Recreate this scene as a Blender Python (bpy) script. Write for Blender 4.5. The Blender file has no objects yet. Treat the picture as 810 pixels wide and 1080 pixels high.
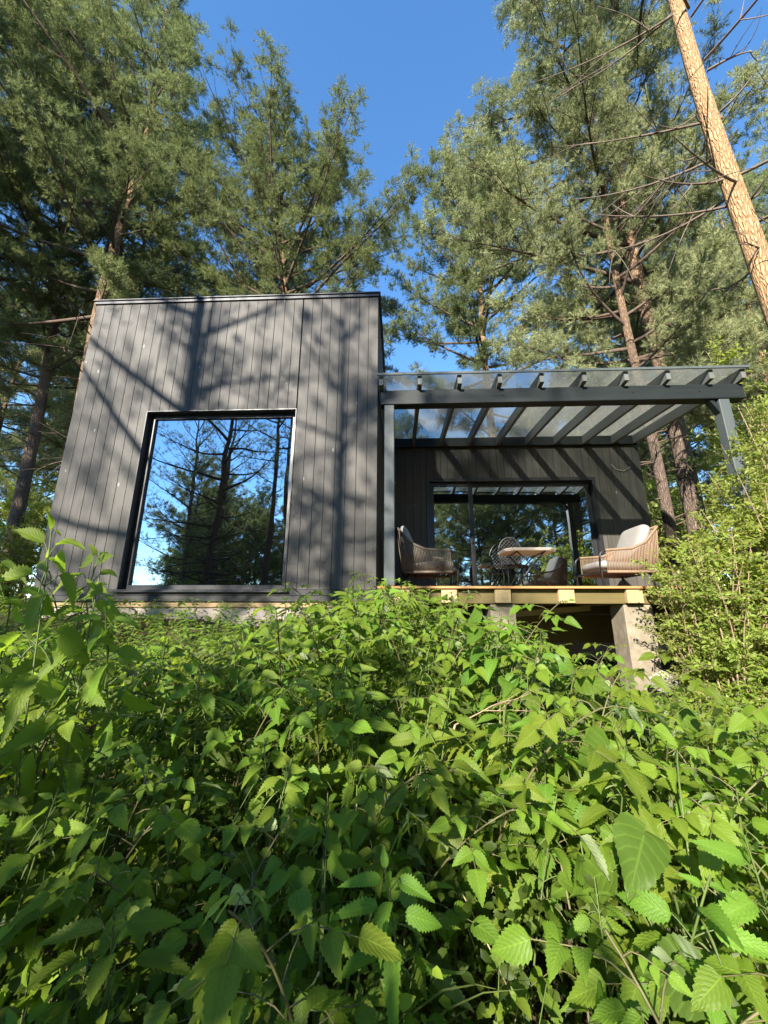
import bpy, math, random
import numpy as np
from mathutils import Matrix, Vector

SC = bpy.context.scene
COL = SC.collection
R = math.radians
rng = np.random.default_rng(7)
random.seed(7)

# ------------------------------------------------------------------ frame of the house
D, TH = 4.5, 0.0415
CT, ST = math.cos(TH), math.sin(TH)
def HW(x, y, z=0.0):
    """house coordinates (x along the facade, y into the house) -> world"""
    return (x*CT + y*ST, D - x*ST + y*CT, z)
SUN_TRAVEL = Vector((0.46, 0.98, -0.56)).normalized()

# ------------------------------------------------------------------ object helpers
def tag(o, label=None, cat=None, group=None, kind=None):
    if label: o['label'] = label
    if cat: o['category'] = cat
    if group: o['group'] = group
    if kind: o['kind'] = kind
    return o

def empty(name, loc, rz=0.0, label=None, cat=None, group=None):
    o = bpy.data.objects.new(name, None)
    o.empty_display_size = 0.1
    COL.objects.link(o)
    o.location = loc
    o.rotation_euler = (0, 0, rz)
    return tag(o, label, cat, group)

def mesh_obj(name, V, F, mat, parent=None, uv=None, tint=None, smooth=False):
    """V (n,3); F list of index lists or an (m,k) array"""
    me = bpy.data.meshes.new(name)
    V = np.asarray(V, dtype=np.float32)
    if isinstance(F, np.ndarray):
        m, k = F.shape
        loops = F.astype(np.int32).ravel()
        starts = np.arange(0, m*k, k, dtype=np.int32)
        me.vertices.add(len(V)); me.vertices.foreach_set('co', V.ravel())
        me.loops.add(len(loops)); me.loops.foreach_set('vertex_index', loops)
        me.polygons.add(m); me.polygons.foreach_set('loop_start', starts)
        me.update(calc_edges=True)
    else:
        me.from_pydata([tuple(map(float, v)) for v in V], [], [tuple(int(i) for i in f) for f in F])
        loops = np.array([i for f in F for i in f], dtype=np.int32)
    if uv is not None:
        lay = me.uv_layers.new(name='UVMap')
        lay.data.foreach_set('uv', np.asarray(uv, np.float32)[loops].ravel())
    if tint is not None:
        a = me.attributes.new('tint', 'FLOAT', 'POINT')
        a.data.foreach_set('value', np.asarray(tint, np.float32))
    if smooth:
        me.polygons.foreach_set('use_smooth', np.ones(len(me.polygons), dtype=bool))
    me.validate()
    if mat: me.materials.append(mat)
    o = bpy.data.objects.new(name, me)
    COL.objects.link(o)
    if parent: o.parent = parent
    return o

class MB:
    def __init__(s):
        s.V, s.F, s.T = [], [], []
    def add(s, vs, fs, t=None):
        b = len(s.V)
        s.V += [tuple(v) for v in vs]
        s.F += [[i+b for i in f] for f in fs]
        s.T += [random.random() if t is None else t]*len(vs)
        return s
    def box(s, x0, x1, y0, y1, z0, z1, t=None, bev=0.0):
        if bev <= 0:
            vs = [(x, y, z) for z in (z0, z1) for y in (y0, y1) for x in (x0, x1)]
            return s.add(vs, [(0,2,3,1),(4,5,7,6),(0,1,5,4),(2,6,7,3),(0,4,6,2),(1,3,7,5)], t)
        b = bev
        vs, idx = [], {}
        for i, x in enumerate((x0, x1)):
            for j, y in enumerate((y0, y1)):
                for k, z in enumerate((z0, z1)):
                    sx, sy, sz = (1, -1)[i], (1, -1)[j], (1, -1)[k]
                    idx[i,j,k] = len(vs)
                    vs += [(x, y+sy*b, z+sz*b), (x+sx*b, y, z+sz*b), (x+sx*b, y+sy*b, z)]
        fs = []
        g = lambda i,j,k,a: idx[i,j,k]+a
        fs.append([g(0,0,0,0),g(0,0,1,0),g(0,1,1,0),g(0,1,0,0)]); fs.append([g(1,0,0,0),g(1,1,0,0),g(1,1,1,0),g(1,0,1,0)])
        fs.append([g(0,0,0,1),g(1,0,0,1),g(1,0,1,1),g(0,0,1,1)]); fs.append([g(0,1,0,1),g(0,1,1,1),g(1,1,1,1),g(1,1,0,1)])
        fs.append([g(0,0,0,2),g(0,1,0,2),g(1,1,0,2),g(1,0,0,2)]); fs.append([g(0,0,1,2),g(1,0,1,2),g(1,1,1,2),g(0,1,1,2)])
        for i in (0,1):
            for j in (0,1): fs.append([g(i,j,0,0),g(i,j,1,0),g(i,j,1,1),g(i,j,0,1)])
        for i in (0,1):
            for k in (0,1): fs.append([g(i,0,k,0),g(i,1,k,0),g(i,1,k,2),g(i,0,k,2)])
        for j in (0,1):
            for k in (0,1): fs.append([g(0,j,k,1),g(1,j,k,1),g(1,j,k,2),g(0,j,k,2)])
        for c in idx.values(): fs.append([c, c+1, c+2])
        return s.add(vs, fs, t)
    def prism(s, prof, axis, a, b, t=None):
        """closed 2-D outline swept along an axis: 'x','y','z'"""
        def P(p, c):
            return {'x': (c, p[0], p[1]), 'y': (p[0], c, p[1]), 'z': (p[0], p[1], c)}[axis]
        n = len(prof)
        vs = [P(p, a) for p in prof] + [P(p, b) for p in prof]
        fs = [list(range(n))[::-1], list(range(n, 2*n))]
        fs += [(i, (i+1) % n, n+(i+1) % n, n+i) for i in range(n)]
        return s.add(vs, fs, t)
    def tube(s, pts, r, n=8, t=None, cap=True):
        V, F = tube_arrays(pts, r, n)
        fs = F.tolist()
        if cap:
            m = len(V)//n
            fs.append(list(range(n))[::-1]); fs.append(list(range((m-1)*n, m*n)))
        return s.add(V.tolist(), fs, t)
    def build(s, name, mat, parent=None, smooth=False):
        o = mesh_obj(name, np.array(s.V), s.F, mat, parent, tint=s.T, smooth=smooth)
        import bmesh
        bm = bmesh.new(); bm.from_mesh(o.data)
        bmesh.ops.recalc_face_normals(bm, faces=bm.faces)
        bm.to_mesh(o.data); bm.free()
        return o

def tube_arrays(pts, r, n=6):
    P = np.asarray(pts, float); m = len(P)
    r = np.broadcast_to(np.asarray(r, float), (m,))
    T = np.gradient(P, axis=0); T /= np.linalg.norm(T, axis=1, keepdims=True)+1e-9
    ref = np.array([0, 0, 1.0]) if abs(T[:, 2]).mean() < 0.8 else np.array([1.0, 0, 0])
    A = np.cross(T, ref); A /= np.linalg.norm(A, axis=1, keepdims=True)+1e-9
    B = np.cross(T, A)
    ang = np.linspace(0, 2*np.pi, n, endpoint=False)
    V = P[:, None] + r[:, None, None]*(np.cos(ang)[None, :, None]*A[:, None] + np.sin(ang)[None, :, None]*B[:, None])
    V = V.reshape(-1, 3)
    i = np.arange(m-1)[:, None]*n; j = np.arange(n)[None]; k = (np.arange(n)+1)[None] % n
    F = np.stack([i+j, i+k, i+n+k, i+n+j], -1).reshape(-1, 4)
    return V, F

class Bag:
    """collects numpy vertex / quad blocks"""
    def __init__(s): s.V, s.F, s.U, s.T, s.n = [], [], [], [], 0
    def add(s, V, F, U=None, T=0.5):
        s.V.append(V); s.F.append(F+s.n); s.n += len(V)
        s.U.append(np.zeros((len(V), 2)) if U is None else U)
        s.T.append(np.broadcast_to(np.asarray(T, float), (len(V),)))
    def build(s, name, mat, parent=None, smooth=False):
        return mesh_obj(name, np.concatenate(s.V), np.concatenate(s.F), mat, parent,
                        np.concatenate(s.U), np.concatenate(s.T), smooth)

def copy_tree(o, parent=None):
    c = o.copy(); COL.objects.link(c)
    c.parent = parent
    for ch in list(o.children):
        copy_tree(ch, c)
    return c

# ------------------------------------------------------------------ materials
def new_mat(name):
    m = bpy.data.materials.new(name); m.use_nodes = True
    nt = m.node_tree; nt.nodes.clear()
    out = nt.nodes.new('ShaderNodeOutputMaterial')
    return m, nt, out
def N(nt, typ, **kw):
    n = nt.nodes.new(typ)
    for k, v in kw.items():
        if k.startswith('i_'):
            key = k[2:]
            n.inputs[int(key) if key.isdigit() else key.replace('_', ' ')].default_value = v
        else: setattr(n, k, v)
    return n
def L(nt, a, b): nt.links.new(a, b)
def ramp(nt, fac, stops):
    r = N(nt, 'ShaderNodeValToRGB')
    e = r.color_ramp.elements
    while len(e) < len(stops): e.new(0.5)
    for el, (p, c) in zip(e, stops):
        el.position = p; el.color = (*c, 1) if len(c) == 3 else c
    L(nt, fac, r.inputs[0]); return r.outputs[0]
def coords(nt, scale=(1, 1, 1), kind='Object'):
    tc = N(nt, 'ShaderNodeTexCoord'); mp = N(nt, 'ShaderNodeMapping')
    mp.inputs['Scale'].default_value = scale
    L(nt, tc.outputs[kind], mp.inputs[0]); return mp.outputs[0]
def noise(nt, vec, scale, detail=4, rough=0.55):
    n = N(nt, 'ShaderNodeTexNoise'); n.inputs['Scale'].default_value = scale
    n.inputs['Detail'].default_value = detail; n.inputs['Roughness'].default_value = rough
    if vec is not None: L(nt, vec, n.inputs['Vector'])
    return n.outputs['Fac']
def mixc(nt, fac, a, b, mode='MIX'):
    m = N(nt, 'ShaderNodeMix', data_type='RGBA', blend_type=mode)
    for sock, v in ((0, fac), (6, a), (7, b)):
        if isinstance(v, (int, float)): m.inputs[sock].default_value = v
        elif isinstance(v, tuple): m.inputs[sock].default_value = (*v, 1) if len(v) == 3 else v
        else: L(nt, v, m.inputs[sock])
    return m.outputs[2]
def math_(nt, op, a, b=None, c=None):
    m = N(nt, 'ShaderNodeMath', operation=op)
    for i, v in enumerate((a, b, c)):
        if v is None: continue
        if isinstance(v, (int, float)): m.inputs[i].default_value = v
        else: L(nt, v, m.inputs[i])
    return m.outputs[0]
def attr(nt, name='tint'):
    return N(nt, 'ShaderNodeAttribute', attribute_name=name).outputs['Fac']
def principled(nt, out, color, rough=0.6, metal=0.0, spec=0.5, bump=None, bump_d=0.01, bump_s=0.5):
    p = N(nt, 'ShaderNodeBsdfPrincipled')
    if isinstance(color, tuple): p.inputs['Base Color'].default_value = (*color, 1)
    else: L(nt, color, p.inputs['Base Color'])
    if isinstance(rough, (int, float)): p.inputs['Roughness'].default_value = rough
    else: L(nt, rough, p.inputs['Roughness'])
    p.inputs['Metallic'].default_value = metal
    p.inputs['Specular IOR Level'].default_value = spec
    if bump is not None:
        b = N(nt, 'ShaderNodeBump'); b.inputs['Distance'].default_value = bump_d
        b.inputs['Strength'].default_value = bump_s
        L(nt, bump, b.inputs['Height']); L(nt, b.outputs[0], p.inputs['Normal'])
    if out is not None: L(nt, p.outputs[0], out.inputs[0])
    return p

def wood_mat(name, dark, light, rough=0.55, axis='z', spec=0.5, knots=0.0, grain=1.0, knotcol=(0.3, 0.28, 0.25)):
    m, nt, out = new_mat(name)
    sc = {'z': (38, 38, 1.6), 'x': (1.6, 38, 38), 'y': (38, 1.6, 38)}[axis]
    co = coords(nt, sc)
    t = attr(nt)
    # shift the grain from board to board
    add = N(nt, 'ShaderNodeVectorMath', operation='ADD')
    L(nt, co, add.inputs[0])
    comb = N(nt, 'ShaderNodeCombineXYZ')
    sh = math_(nt, 'MULTIPLY', t, 91.0)
    L(nt, sh, comb.inputs[0]); L(nt, sh, comb.inputs[1]); L(nt, sh, comb.inputs[2])
    L(nt, comb.outputs[0], add.inputs[1])
    g = noise(nt, add.outputs[0], 1.0, 5, 0.6)
    big = noise(nt, coords(nt, (1.3, 1.3, 0.8)), 1.5, 3)
    f = math_(nt, 'ADD', math_(nt, 'MULTIPLY', g, 0.75*grain), math_(nt, 'MULTIPLY', t, 0.16))
    f = math_(nt, 'ADD', f, math_(nt, 'MULTIPLY', big, 0.35))
    f = math_(nt, 'SUBTRACT', f, 0.16)
    c = ramp(nt, f, [(0.15, dark), (0.85, light)])
    if knots > 0:
        v = N(nt, 'ShaderNodeTexVoronoi'); v.inputs['Scale'].default_value = 1.0
        L(nt, coords(nt, (6.5, 6.5, 2.6)), v.inputs['Vector'])
        k = math_(nt, 'LESS_THAN', v.outputs['Distance'], 0.07)
        sel = math_(nt, 'GREATER_THAN', N_sep(nt, v.outputs['Color']), 0.62)
        c = mixc(nt, math_(nt, 'MULTIPLY', math_(nt, 'MULTIPLY', k, sel), knots), c, knotcol)
    rr = math_(nt, 'ADD', math_(nt, 'MULTIPLY', g, 0.25), rough-0.12)
    principled(nt, out, c, rr, spec=spec, bump=g, bump_d=0.004, bump_s=0.35)
    return m
def N_sep(nt, col):
    s = N(nt, 'ShaderNodeSeparateColor'); L(nt, col, s.inputs[0]); return s.outputs[0]

def plain_mat(name, color, rough=0.5, metal=0.0, spec=0.5, var=0.25, scale=6.0, bump=0.0):
    m, nt, out = new_mat(name)
    n = noise(nt, coords(nt), scale, 5)
    c = ramp(nt, n, [(0.25, tuple(x*(1-var) for x in color)), (0.75, tuple(min(1, x*(1+var)) for x in color))])
    principled(nt, out, c, rough, metal, spec, n if bump else None, bump)
    return m

def glass_mat(name, refl, tint, wav=0.0):
    m, nt, out = new_mat(name)
    gl = N(nt, 'ShaderNodeBsdfGlossy'); gl.inputs['Roughness'].default_value = 0.0
    gl.inputs['Color'].default_value = (0.80, 0.90, 1.0, 1)
    if wav:
        b = N(nt, 'ShaderNodeBump'); b.inputs['Strength'].default_value = 1.0; b.inputs['Distance'].default_value = wav
        L(nt, noise(nt, coords(nt), 1.6, 1), b.inputs['Height']); L(nt, b.outputs[0], gl.inputs['Normal'])
    tr = N(nt, 'ShaderNodeBsdfTransparent'); tr.inputs['Color'].default_value = (*tint, 1)
    fr = N(nt, 'ShaderNodeFresnel'); fr.inputs['IOR'].default_value = 1.5
    f = math_(nt, 'ADD', fr.outputs[0], refl); f = math_(nt, 'MINIMUM', f, 1.0)
    mx = N(nt, 'ShaderNodeMixShader')
    L(nt, f, mx.inputs[0]); L(nt, tr.outputs[0], mx.inputs[1]); L(nt, gl.outputs[0], mx.inputs[2])
    L(nt, mx.outputs[0], out.inputs[0])
    return m

def dusty_glass():
    m, nt, out = new_mat('dusty_roof_glass')
    n = noise(nt, coords(nt, (1, 0.5, 1)), 2.2, 6, 0.65)
    n2 = noise(nt, coords(nt), 30, 4, 0.7)
    f = math_(nt, 'ADD', math_(nt, 'MULTIPLY', n, 0.75), math_(nt, 'MULTIPLY', n2, 0.3))
    f = math_(nt, 'SUBTRACT', f, 0.12)
    df = N(nt, 'ShaderNodeBsdfDiffuse'); df.inputs['Color'].default_value = (0.34, 0.33, 0.30, 1)
    tl = N(nt, 'ShaderNodeBsdfTranslucent'); tl.inputs['Color'].default_value = (0.46, 0.45, 0.41, 1)
    d2 = N(nt, 'ShaderNodeMixShader'); d2.inputs[0].default_value = 0.6
    L(nt, df.outputs[0], d2.inputs[1]); L(nt, tl.outputs[0], d2.inputs[2])
    tr = N(nt, 'ShaderNodeBsdfTransparent'); tr.inputs['Color'].default_value = (0.86, 0.9, 0.88, 1)
    gl = N(nt, 'ShaderNodeBsdfGlossy'); gl.inputs['Roughness'].default_value = 0.03
    fr = N(nt, 'ShaderNodeFresnel'); fr.inputs['IOR'].default_value = 1.45
    a = N(nt, 'ShaderNodeMixShader')
    L(nt, math_(nt, 'MULTIPLY', f, 0.90), a.inputs[0]); L(nt, tr.outputs[0], a.inputs[1]); L(nt, d2.outputs[0], a.inputs[2])
    b = N(nt, 'ShaderNodeMixShader')
    L(nt, math_(nt, 'MULTIPLY', fr.outputs[0], 0.3), b.inputs[0]); L(nt, a.outputs[0], b.inputs[1]); L(nt, gl.outputs[0], b.inputs[2])
    L(nt, b.outputs[0], out.inputs[0])
    return m

def leaf_mat(name, dark, light, under, trans, veins=True, rough=0.45, tw=0.42, spec=0.18, vein_n=9.0):
    """leaf surface: u runs along the midrib, v = -1..1 (stored 0..1) across"""
    m, nt, out = new_mat(name)
    t = attr(nt)
    c = mixc(nt, t, dark, light)
    oi = N(nt, 'ShaderNodeObjectInfo')
    hs = N(nt, 'ShaderNodeHueSaturation')
    L(nt, math_(nt, 'ADD', math_(nt, 'MULTIPLY', oi.outputs['Random'], 0.05), 0.470), hs.inputs['Hue'])
    L(nt, math_(nt, 'ADD', math_(nt, 'MULTIPLY', oi.outputs['Random'], 0.4), 0.8), hs.inputs['Value'])
    L(nt, c, hs.inputs['Color']); c = hs.outputs[0]
    bump = None
    if veins:
        uvn = N(nt, 'ShaderNodeUVMap')
        sx = N(nt, 'ShaderNodeSeparateXYZ'); L(nt, uvn.outputs[0], sx.inputs[0])
        av = math_(nt, 'ABSOLUTE', math_(nt, 'SUBTRACT', math_(nt, 'MULTIPLY', sx.outputs[1], 2.0), 1.0))
        ph = math_(nt, 'SUBTRACT', math_(nt, 'MULTIPLY', sx.outputs[0], vein_n), math_(nt, 'MULTIPLY', av, vein_n*0.32))
        fr = math_(nt, 'ABSOLUTE', math_(nt, 'SUBTRACT', math_(nt, 'FRACT', ph), 0.5))   # 0 on the vein
        side = math_(nt, 'SUBTRACT', 1.0, math_(nt, 'MINIMUM', math_(nt, 'MULTIPLY', fr, 7.0), 1.0))
        mid = math_(nt, 'SUBTRACT', 1.0, math_(nt, 'MINIMUM', math_(nt, 'MULTIPLY', av, 14.0), 1.0))
        vv = math_(nt, 'MAXIMUM', math_(nt, 'MULTIPLY', side, 0.6), mid)
        c = mixc(nt, math_(nt, 'MULTIPLY', vv, 0.38), c, tuple(min(1, x*2.0) for x in light))
        bump = math_(nt, 'SUBTRACT', math_(nt, 'MULTIPLY', fr, 1.4), math_(nt, 'MULTIPLY', mid, 0.5))
    blot = noise(nt, coords(nt), 28, 3)
    c = mixc(nt, math_(nt, 'MULTIPLY', blot, 0.35), c, tuple(x*0.55 for x in dark))
    ge = N(nt, 'ShaderNodeNewGeometry')
    c2 = mixc(nt, ge.outputs['Backfacing'], c, under)
    p = principled(nt, None, c2, rough, spec=spec, bump=bump, bump_d=0.0015, bump_s=0.4)
    tl = N(nt, 'ShaderNodeBsdfTranslucent')
    L(nt, mixc(nt, t, tuple(x*0.75 for x in trans), trans), tl.inputs['Color'])
    mx = N(nt, 'ShaderNodeMixShader'); mx.inputs[0].default_value = tw
    L(nt, p.outputs[0], mx.inputs[1]); L(nt, tl.outputs[0], mx.inputs[2]); L(nt, mx.outputs[0], out.inputs[0])
    return m

def needle_mat(name, a, b, trans, tw=0.22):
    m, nt, out = new_mat(name)
    t = attr(nt)
    oi = N(nt, 'ShaderNodeObjectInfo')
    c = mixc(nt, t, a, b)
    hs = N(nt, 'ShaderNodeHueSaturation')
    L(nt, math_(nt, 'ADD', math_(nt, 'MULTIPLY', oi.outputs['Random'], 0.3), 0.85), hs.inputs['Value'])
    L(nt, c, hs.inputs['Color'])
    p = principled(nt, None, hs.outputs[0], 0.6, spec=0.10)
    tl = N(nt, 'ShaderNodeBsdfTranslucent'); tl.inputs['Color'].default_value = (*trans, 1)
    mx = N(nt, 'ShaderNodeMixShader'); mx.inputs[0].default_value = tw
    L(nt, p.outputs[0], mx.inputs[1]); L(nt, tl.outputs[0], mx.inputs[2]); L(nt, mx.outputs[0], out.inputs[0])
    return m

def bark_mat(name, low_a, low_b, hi_a, hi_b, z0, z1):
    m, nt, out = new_mat(name)
    co = coords(nt, (19, 19, 3.6))
    v = N(nt, 'ShaderNodeTexVoronoi', feature='DISTANCE_TO_EDGE'); v.inputs['Scale'].default_value = 1.6
    wob = N(nt, 'ShaderNodeVectorMath', operation='ADD')
    nn = N(nt, 'ShaderNodeTexNoise'); nn.inputs['Scale'].default_value = 1.3; nn.inputs['Detail'].default_value = 5
    L(nt, co, nn.inputs['Vector']); L(nt, co, wob.inputs[0]); L(nt, nn.outputs['Color'], wob.inputs[1])
    L(nt, wob.outputs[0], v.inputs['Vector'])
    cr = math_(nt, 'MINIMUM', math_(nt, 'MULTIPLY', v.outputs['Distance'], 4.0), 1.0)
    n = noise(nt, co, 2.5, 6, 0.65)
    lo = ramp(nt, n, [(0.3, low_a), (0.75, low_b)]); hi = ramp(nt, n, [(0.3, hi_a), (0.75, hi_b)])
    tc = N(nt, 'ShaderNodeTexCoord'); sx = N(nt, 'ShaderNodeSeparateXYZ'); L(nt, tc.outputs['Object'], sx.inputs[0])
    mr = N(nt, 'ShaderNodeMapRange'); mr.inputs[1].default_value = z0; mr.inputs[2].default_value = z1
    zz = math_(nt, 'ADD', sx.outputs[2], math_(nt, 'MULTIPLY', n, 2.0)); L(nt, zz, mr.inputs[0])
    c = mixc(nt, mr.outputs[0], lo, hi)
    c = mixc(nt, math_(nt, 'MULTIPLY', math_(nt, 'SUBTRACT', 1.0, cr), 0.42), c, tuple(x*0.45 for x in low_a))
    h = math_(nt, 'ADD', cr, math_(nt, 'MULTIPLY', n, 0.6))
    principled(nt, out, c, 0.85, spec=0.2, bump=h, bump_d=0.03, bump_s=0.9)
    return m

M = {}
M['clad'] = wood_mat('black_stained_boards', (0.021, 0.0195, 0.0168), (0.083, 0.076, 0.065), 0.58, 'z', 0.3, 0.6, knotcol=(0.3, 0.29, 0.27))
M['clad_x'] = wood_mat('black_stained_trim', (0.014, 0.014, 0.0135), (0.036, 0.034, 0.031), 0.55, 'x', 0.3)
M['frame'] = plain_mat('black_aluminium', (0.012, 0.012, 0.013), 0.38, 0.0, 0.5, 0.2, 3)
M['cap'] = plain_mat('dark_flashing', (0.03, 0.031, 0.033), 0.35, 0.6, 0.5, 0.25, 4)
M['inside'] = plain_mat('dim_plaster', (0.09, 0.085, 0.08), 0.9)
M['curtain'] = plain_mat('grey_linen', (0.25, 0.24, 0.22), 0.95)
M['plinth'] = plain_mat('pale_concrete', (0.30, 0.25, 0.215), 0.9, 0, 0.2, 0.15, 5, 0.006)
M['timber'] = wood_mat('weathered_batten', (0.22, 0.15, 0.08), (0.36, 0.25, 0.14), 0.75, 'x', 0.2)
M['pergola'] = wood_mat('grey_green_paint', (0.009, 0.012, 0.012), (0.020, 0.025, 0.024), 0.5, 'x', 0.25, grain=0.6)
M['rafter'] = wood_mat('grey_green_paint_rafter_lit', (0.085, 0.092, 0.085), (0.15, 0.155, 0.142), 0.5, 'y', 0.25, grain=0.6)  # lighter copy of the paint: sunlit rafter sides put into the colour
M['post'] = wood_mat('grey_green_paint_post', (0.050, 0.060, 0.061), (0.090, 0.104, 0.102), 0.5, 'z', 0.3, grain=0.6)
M['glass'] = glass_mat('mirror_coated_glass', 0.40, (0.35, 0.37, 0.36), 0.0022)
M['roofglass'] = dusty_glass()
M['deckboard'] = wood_mat('larch_deck', (0.28, 0.13, 0.045), (0.45, 0.24, 0.09), 0.6, 'x', 0.3)
M['joist'] = wood_mat('treated_pine', (0.075, 0.058, 0.020), (0.15, 0.115, 0.042), 0.7, 'x', 0.25)
M['beamend'] = wood_mat('sawn_pine', (0.25, 0.18, 0.085), (0.40, 0.31, 0.17), 0.75, 'y', 0.2)
M['concrete'] = plain_mat('board_marked_concrete', (0.19, 0.16, 0.115), 0.92, 0, 0.2, 0.35, 9, 0.012)
M['stone'] = plain_mat('pale_stone', (0.36, 0.34, 0.30), 0.9, 0, 0.2, 0.2, 8, 0.02)
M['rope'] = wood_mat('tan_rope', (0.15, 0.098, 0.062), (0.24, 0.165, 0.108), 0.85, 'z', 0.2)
M['rope_shaded'] = wood_mat('shaded_rope', (0.10, 0.08, 0.06), (0.17, 0.14, 0.11), 0.85, 'z', 0.2)  # darker rope copy: shade on the left chair put into the colour
M['cushion'] = plain_mat('light_grey_cloth', (0.27, 0.26, 0.24), 0.95, 0, 0.1, 0.08, 60, 0.002)
M['cushion2'] = plain_mat('grey_cloth', (0.24, 0.225, 0.205), 0.95, 0, 0.1, 0.08, 60, 0.002)
M['metal'] = plain_mat('black_tube', (0.015, 0.015, 0.016), 0.35, 0.3)
M['iron'] = plain_mat('black_cast_iron', (0.02, 0.02, 0.02), 0.5, 0.4)
M['slat'] = wood_mat('dark_slat', (0.05, 0.025, 0.018), (0.10, 0.05, 0.035), 0.6, 'y')
M['tabletop'] = wood_mat('bleached_table_wood', (0.36, 0.31, 0.25), (0.54, 0.49, 0.41), 0.6, 'x', 0.3)
M['cable'] = plain_mat('grey_cable', (0.28, 0.27, 0.25), 0.5)

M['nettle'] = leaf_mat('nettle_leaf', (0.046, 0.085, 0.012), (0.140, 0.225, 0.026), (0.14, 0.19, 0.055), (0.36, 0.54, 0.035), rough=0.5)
M['bramble'] = leaf_mat('raspberry_leaf', (0.066, 0.112, 0.013), (0.170, 0.255, 0.028), (0.26, 0.31, 0.17), (0.40, 0.58, 0.035), rough=0.45, vein_n=8)
M['broad'] = leaf_mat('broad_leaf', (0.052, 0.100, 0.015), (0.105, 0.180, 0.024), (0.32, 0.37, 0.25), (0.31, 0.48, 0.04), rough=0.42, vein_n=6)
M['small'] = leaf_mat('small_leaf', (0.020, 0.036, 0.006), (0.085, 0.118, 0.014), (0.12, 0.15, 0.04), (0.26, 0.33, 0.02), veins=False, rough=0.5)  # kept dark, to put shade into the gaps of the bank
M['shrubleaf'] = leaf_mat('willow_leaf', (0.10, 0.160, 0.026), (0.25, 0.325, 0.060), (0.28, 0.31, 0.11), (0.52, 0.60, 0.08), veins=False, rough=0.42)
M['fern'] = leaf_mat('fern_frond', (0.085, 0.125, 0.015), (0.19, 0.245, 0.028), (0.15, 0.19, 0.05), (0.38, 0.5, 0.04), veins=False, spec=0.1)
M['stem'] = plain_mat('green_stem', (0.075, 0.105, 0.025), 0.6, 0, 0.4, 0.3, 12)
M['cane'] = plain_mat('cane_stem', (0.10, 0.09, 0.035), 0.6, 0, 0.4, 0.3, 12)
M['dry'] = plain_mat('dry_straw', (0.42, 0.34, 0.20), 0.8, 0, 0.2, 0.35, 20)
M['twig'] = plain_mat('bare_twig', (0.24, 0.17, 0.11), 0.8, 0, 0.2, 0.35, 20)
M['needle'] = needle_mat('pine_needles', (0.075, 0.100, 0.044), (0.31, 0.350, 0.155), (0.32, 0.37, 0.11))
M['needle_pale'] = needle_mat('pale_pine_needles', (0.15, 0.172, 0.085), (0.42, 0.445, 0.220), (0.40, 0.44, 0.16))
M['bark'] = bark_mat('scots_pine_bark', (0.12, 0.085, 0.065), (0.25, 0.19, 0.15), (0.28, 0.16, 0.08), (0.46, 0.30, 0.17), 5.0, 13.0)
M['bark_orange'] = bark_mat('orange_pine_bark', (0.24, 0.15, 0.09), (0.42, 0.30, 0.20), (0.40, 0.23, 0.11), (0.58, 0.38, 0.20), 1.0, 6.0)
M['limb'] = plain_mat('limb_bark', (0.10, 0.072, 0.055), 0.9, 0, 0.15, 0.35, 10)
M['deadlimb'] = plain_mat('dead_limb', (0.15, 0.115, 0.09), 0.9, 0, 0.15, 0.35, 10)

# ------------------------------------------------------------------ ground
def interp(y, pts):
    return np.interp(y, [p[0] for p in pts], [p[1] for p in pts])
def sstep(x, a, b):
    t = np.clip((x-a)/(b-a), 0, 1); return t*t*(3-2*t)
GL = [(-60, -5), (-10, -2.6), (-2, -1.75), (0, -1.5), (1, -1.25), (2, -0.9), (3, -0.62), (4.0, -0.22), (4.4, -0.06), (8, 0.02), (20, 0.4), (60, 2.5), (400, 8)]
GR = [(-60, -5), (-10, -2.6), (-2, -1.75), (0, -1.5), (1, -1.3), (2, -1.1), (3, -1.12), (4.0, -0.95), (4.5, -0.85), (8, -0.5), (20, 0.2), (60, 2.5), (400, 8)]
def ground_z(x, y):
    x = np.asarray(x, float); y = np.asarray(y, float)
    w = sstep(x, 0.5, 2.0)
    z = interp(y, GL)*(1-w) + interp(y, GR)*w
    return z + 0.05*np.sin(1.7*x+0.6)*np.cos(1.3*y) + 0.02*np.sin(5.1*x)*np.sin(4.3*y+1)
CAN = [(0, -0.8), (0.5, -0.58), (0.8, -0.42), (1.1, -0.28), (1.4, -0.13), (1.8, 0.0), (2.2, 0.2), (6, 1.0)]
RIDGE = [(-1.3, -0.02), (-0.9, -0.03), (-0.7, -0.06), (-0.45, -0.045), (-0.25, 0.0), (0.0, 0.09), (0.1, 0.07), (0.22, 0.02), (0.34, -0.02), (0.55, -0.15), (0.85, -0.19), (1.4, -0.2)]
def canopy_z(x, y):
    """height of the top of the green mass: a rising bank, then a ridge the cabin is seen over"""
    return np.minimum(interp(y, CAN), y*interp(np.asarray(x)/np.maximum(y, 0.3), RIDGE))

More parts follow.
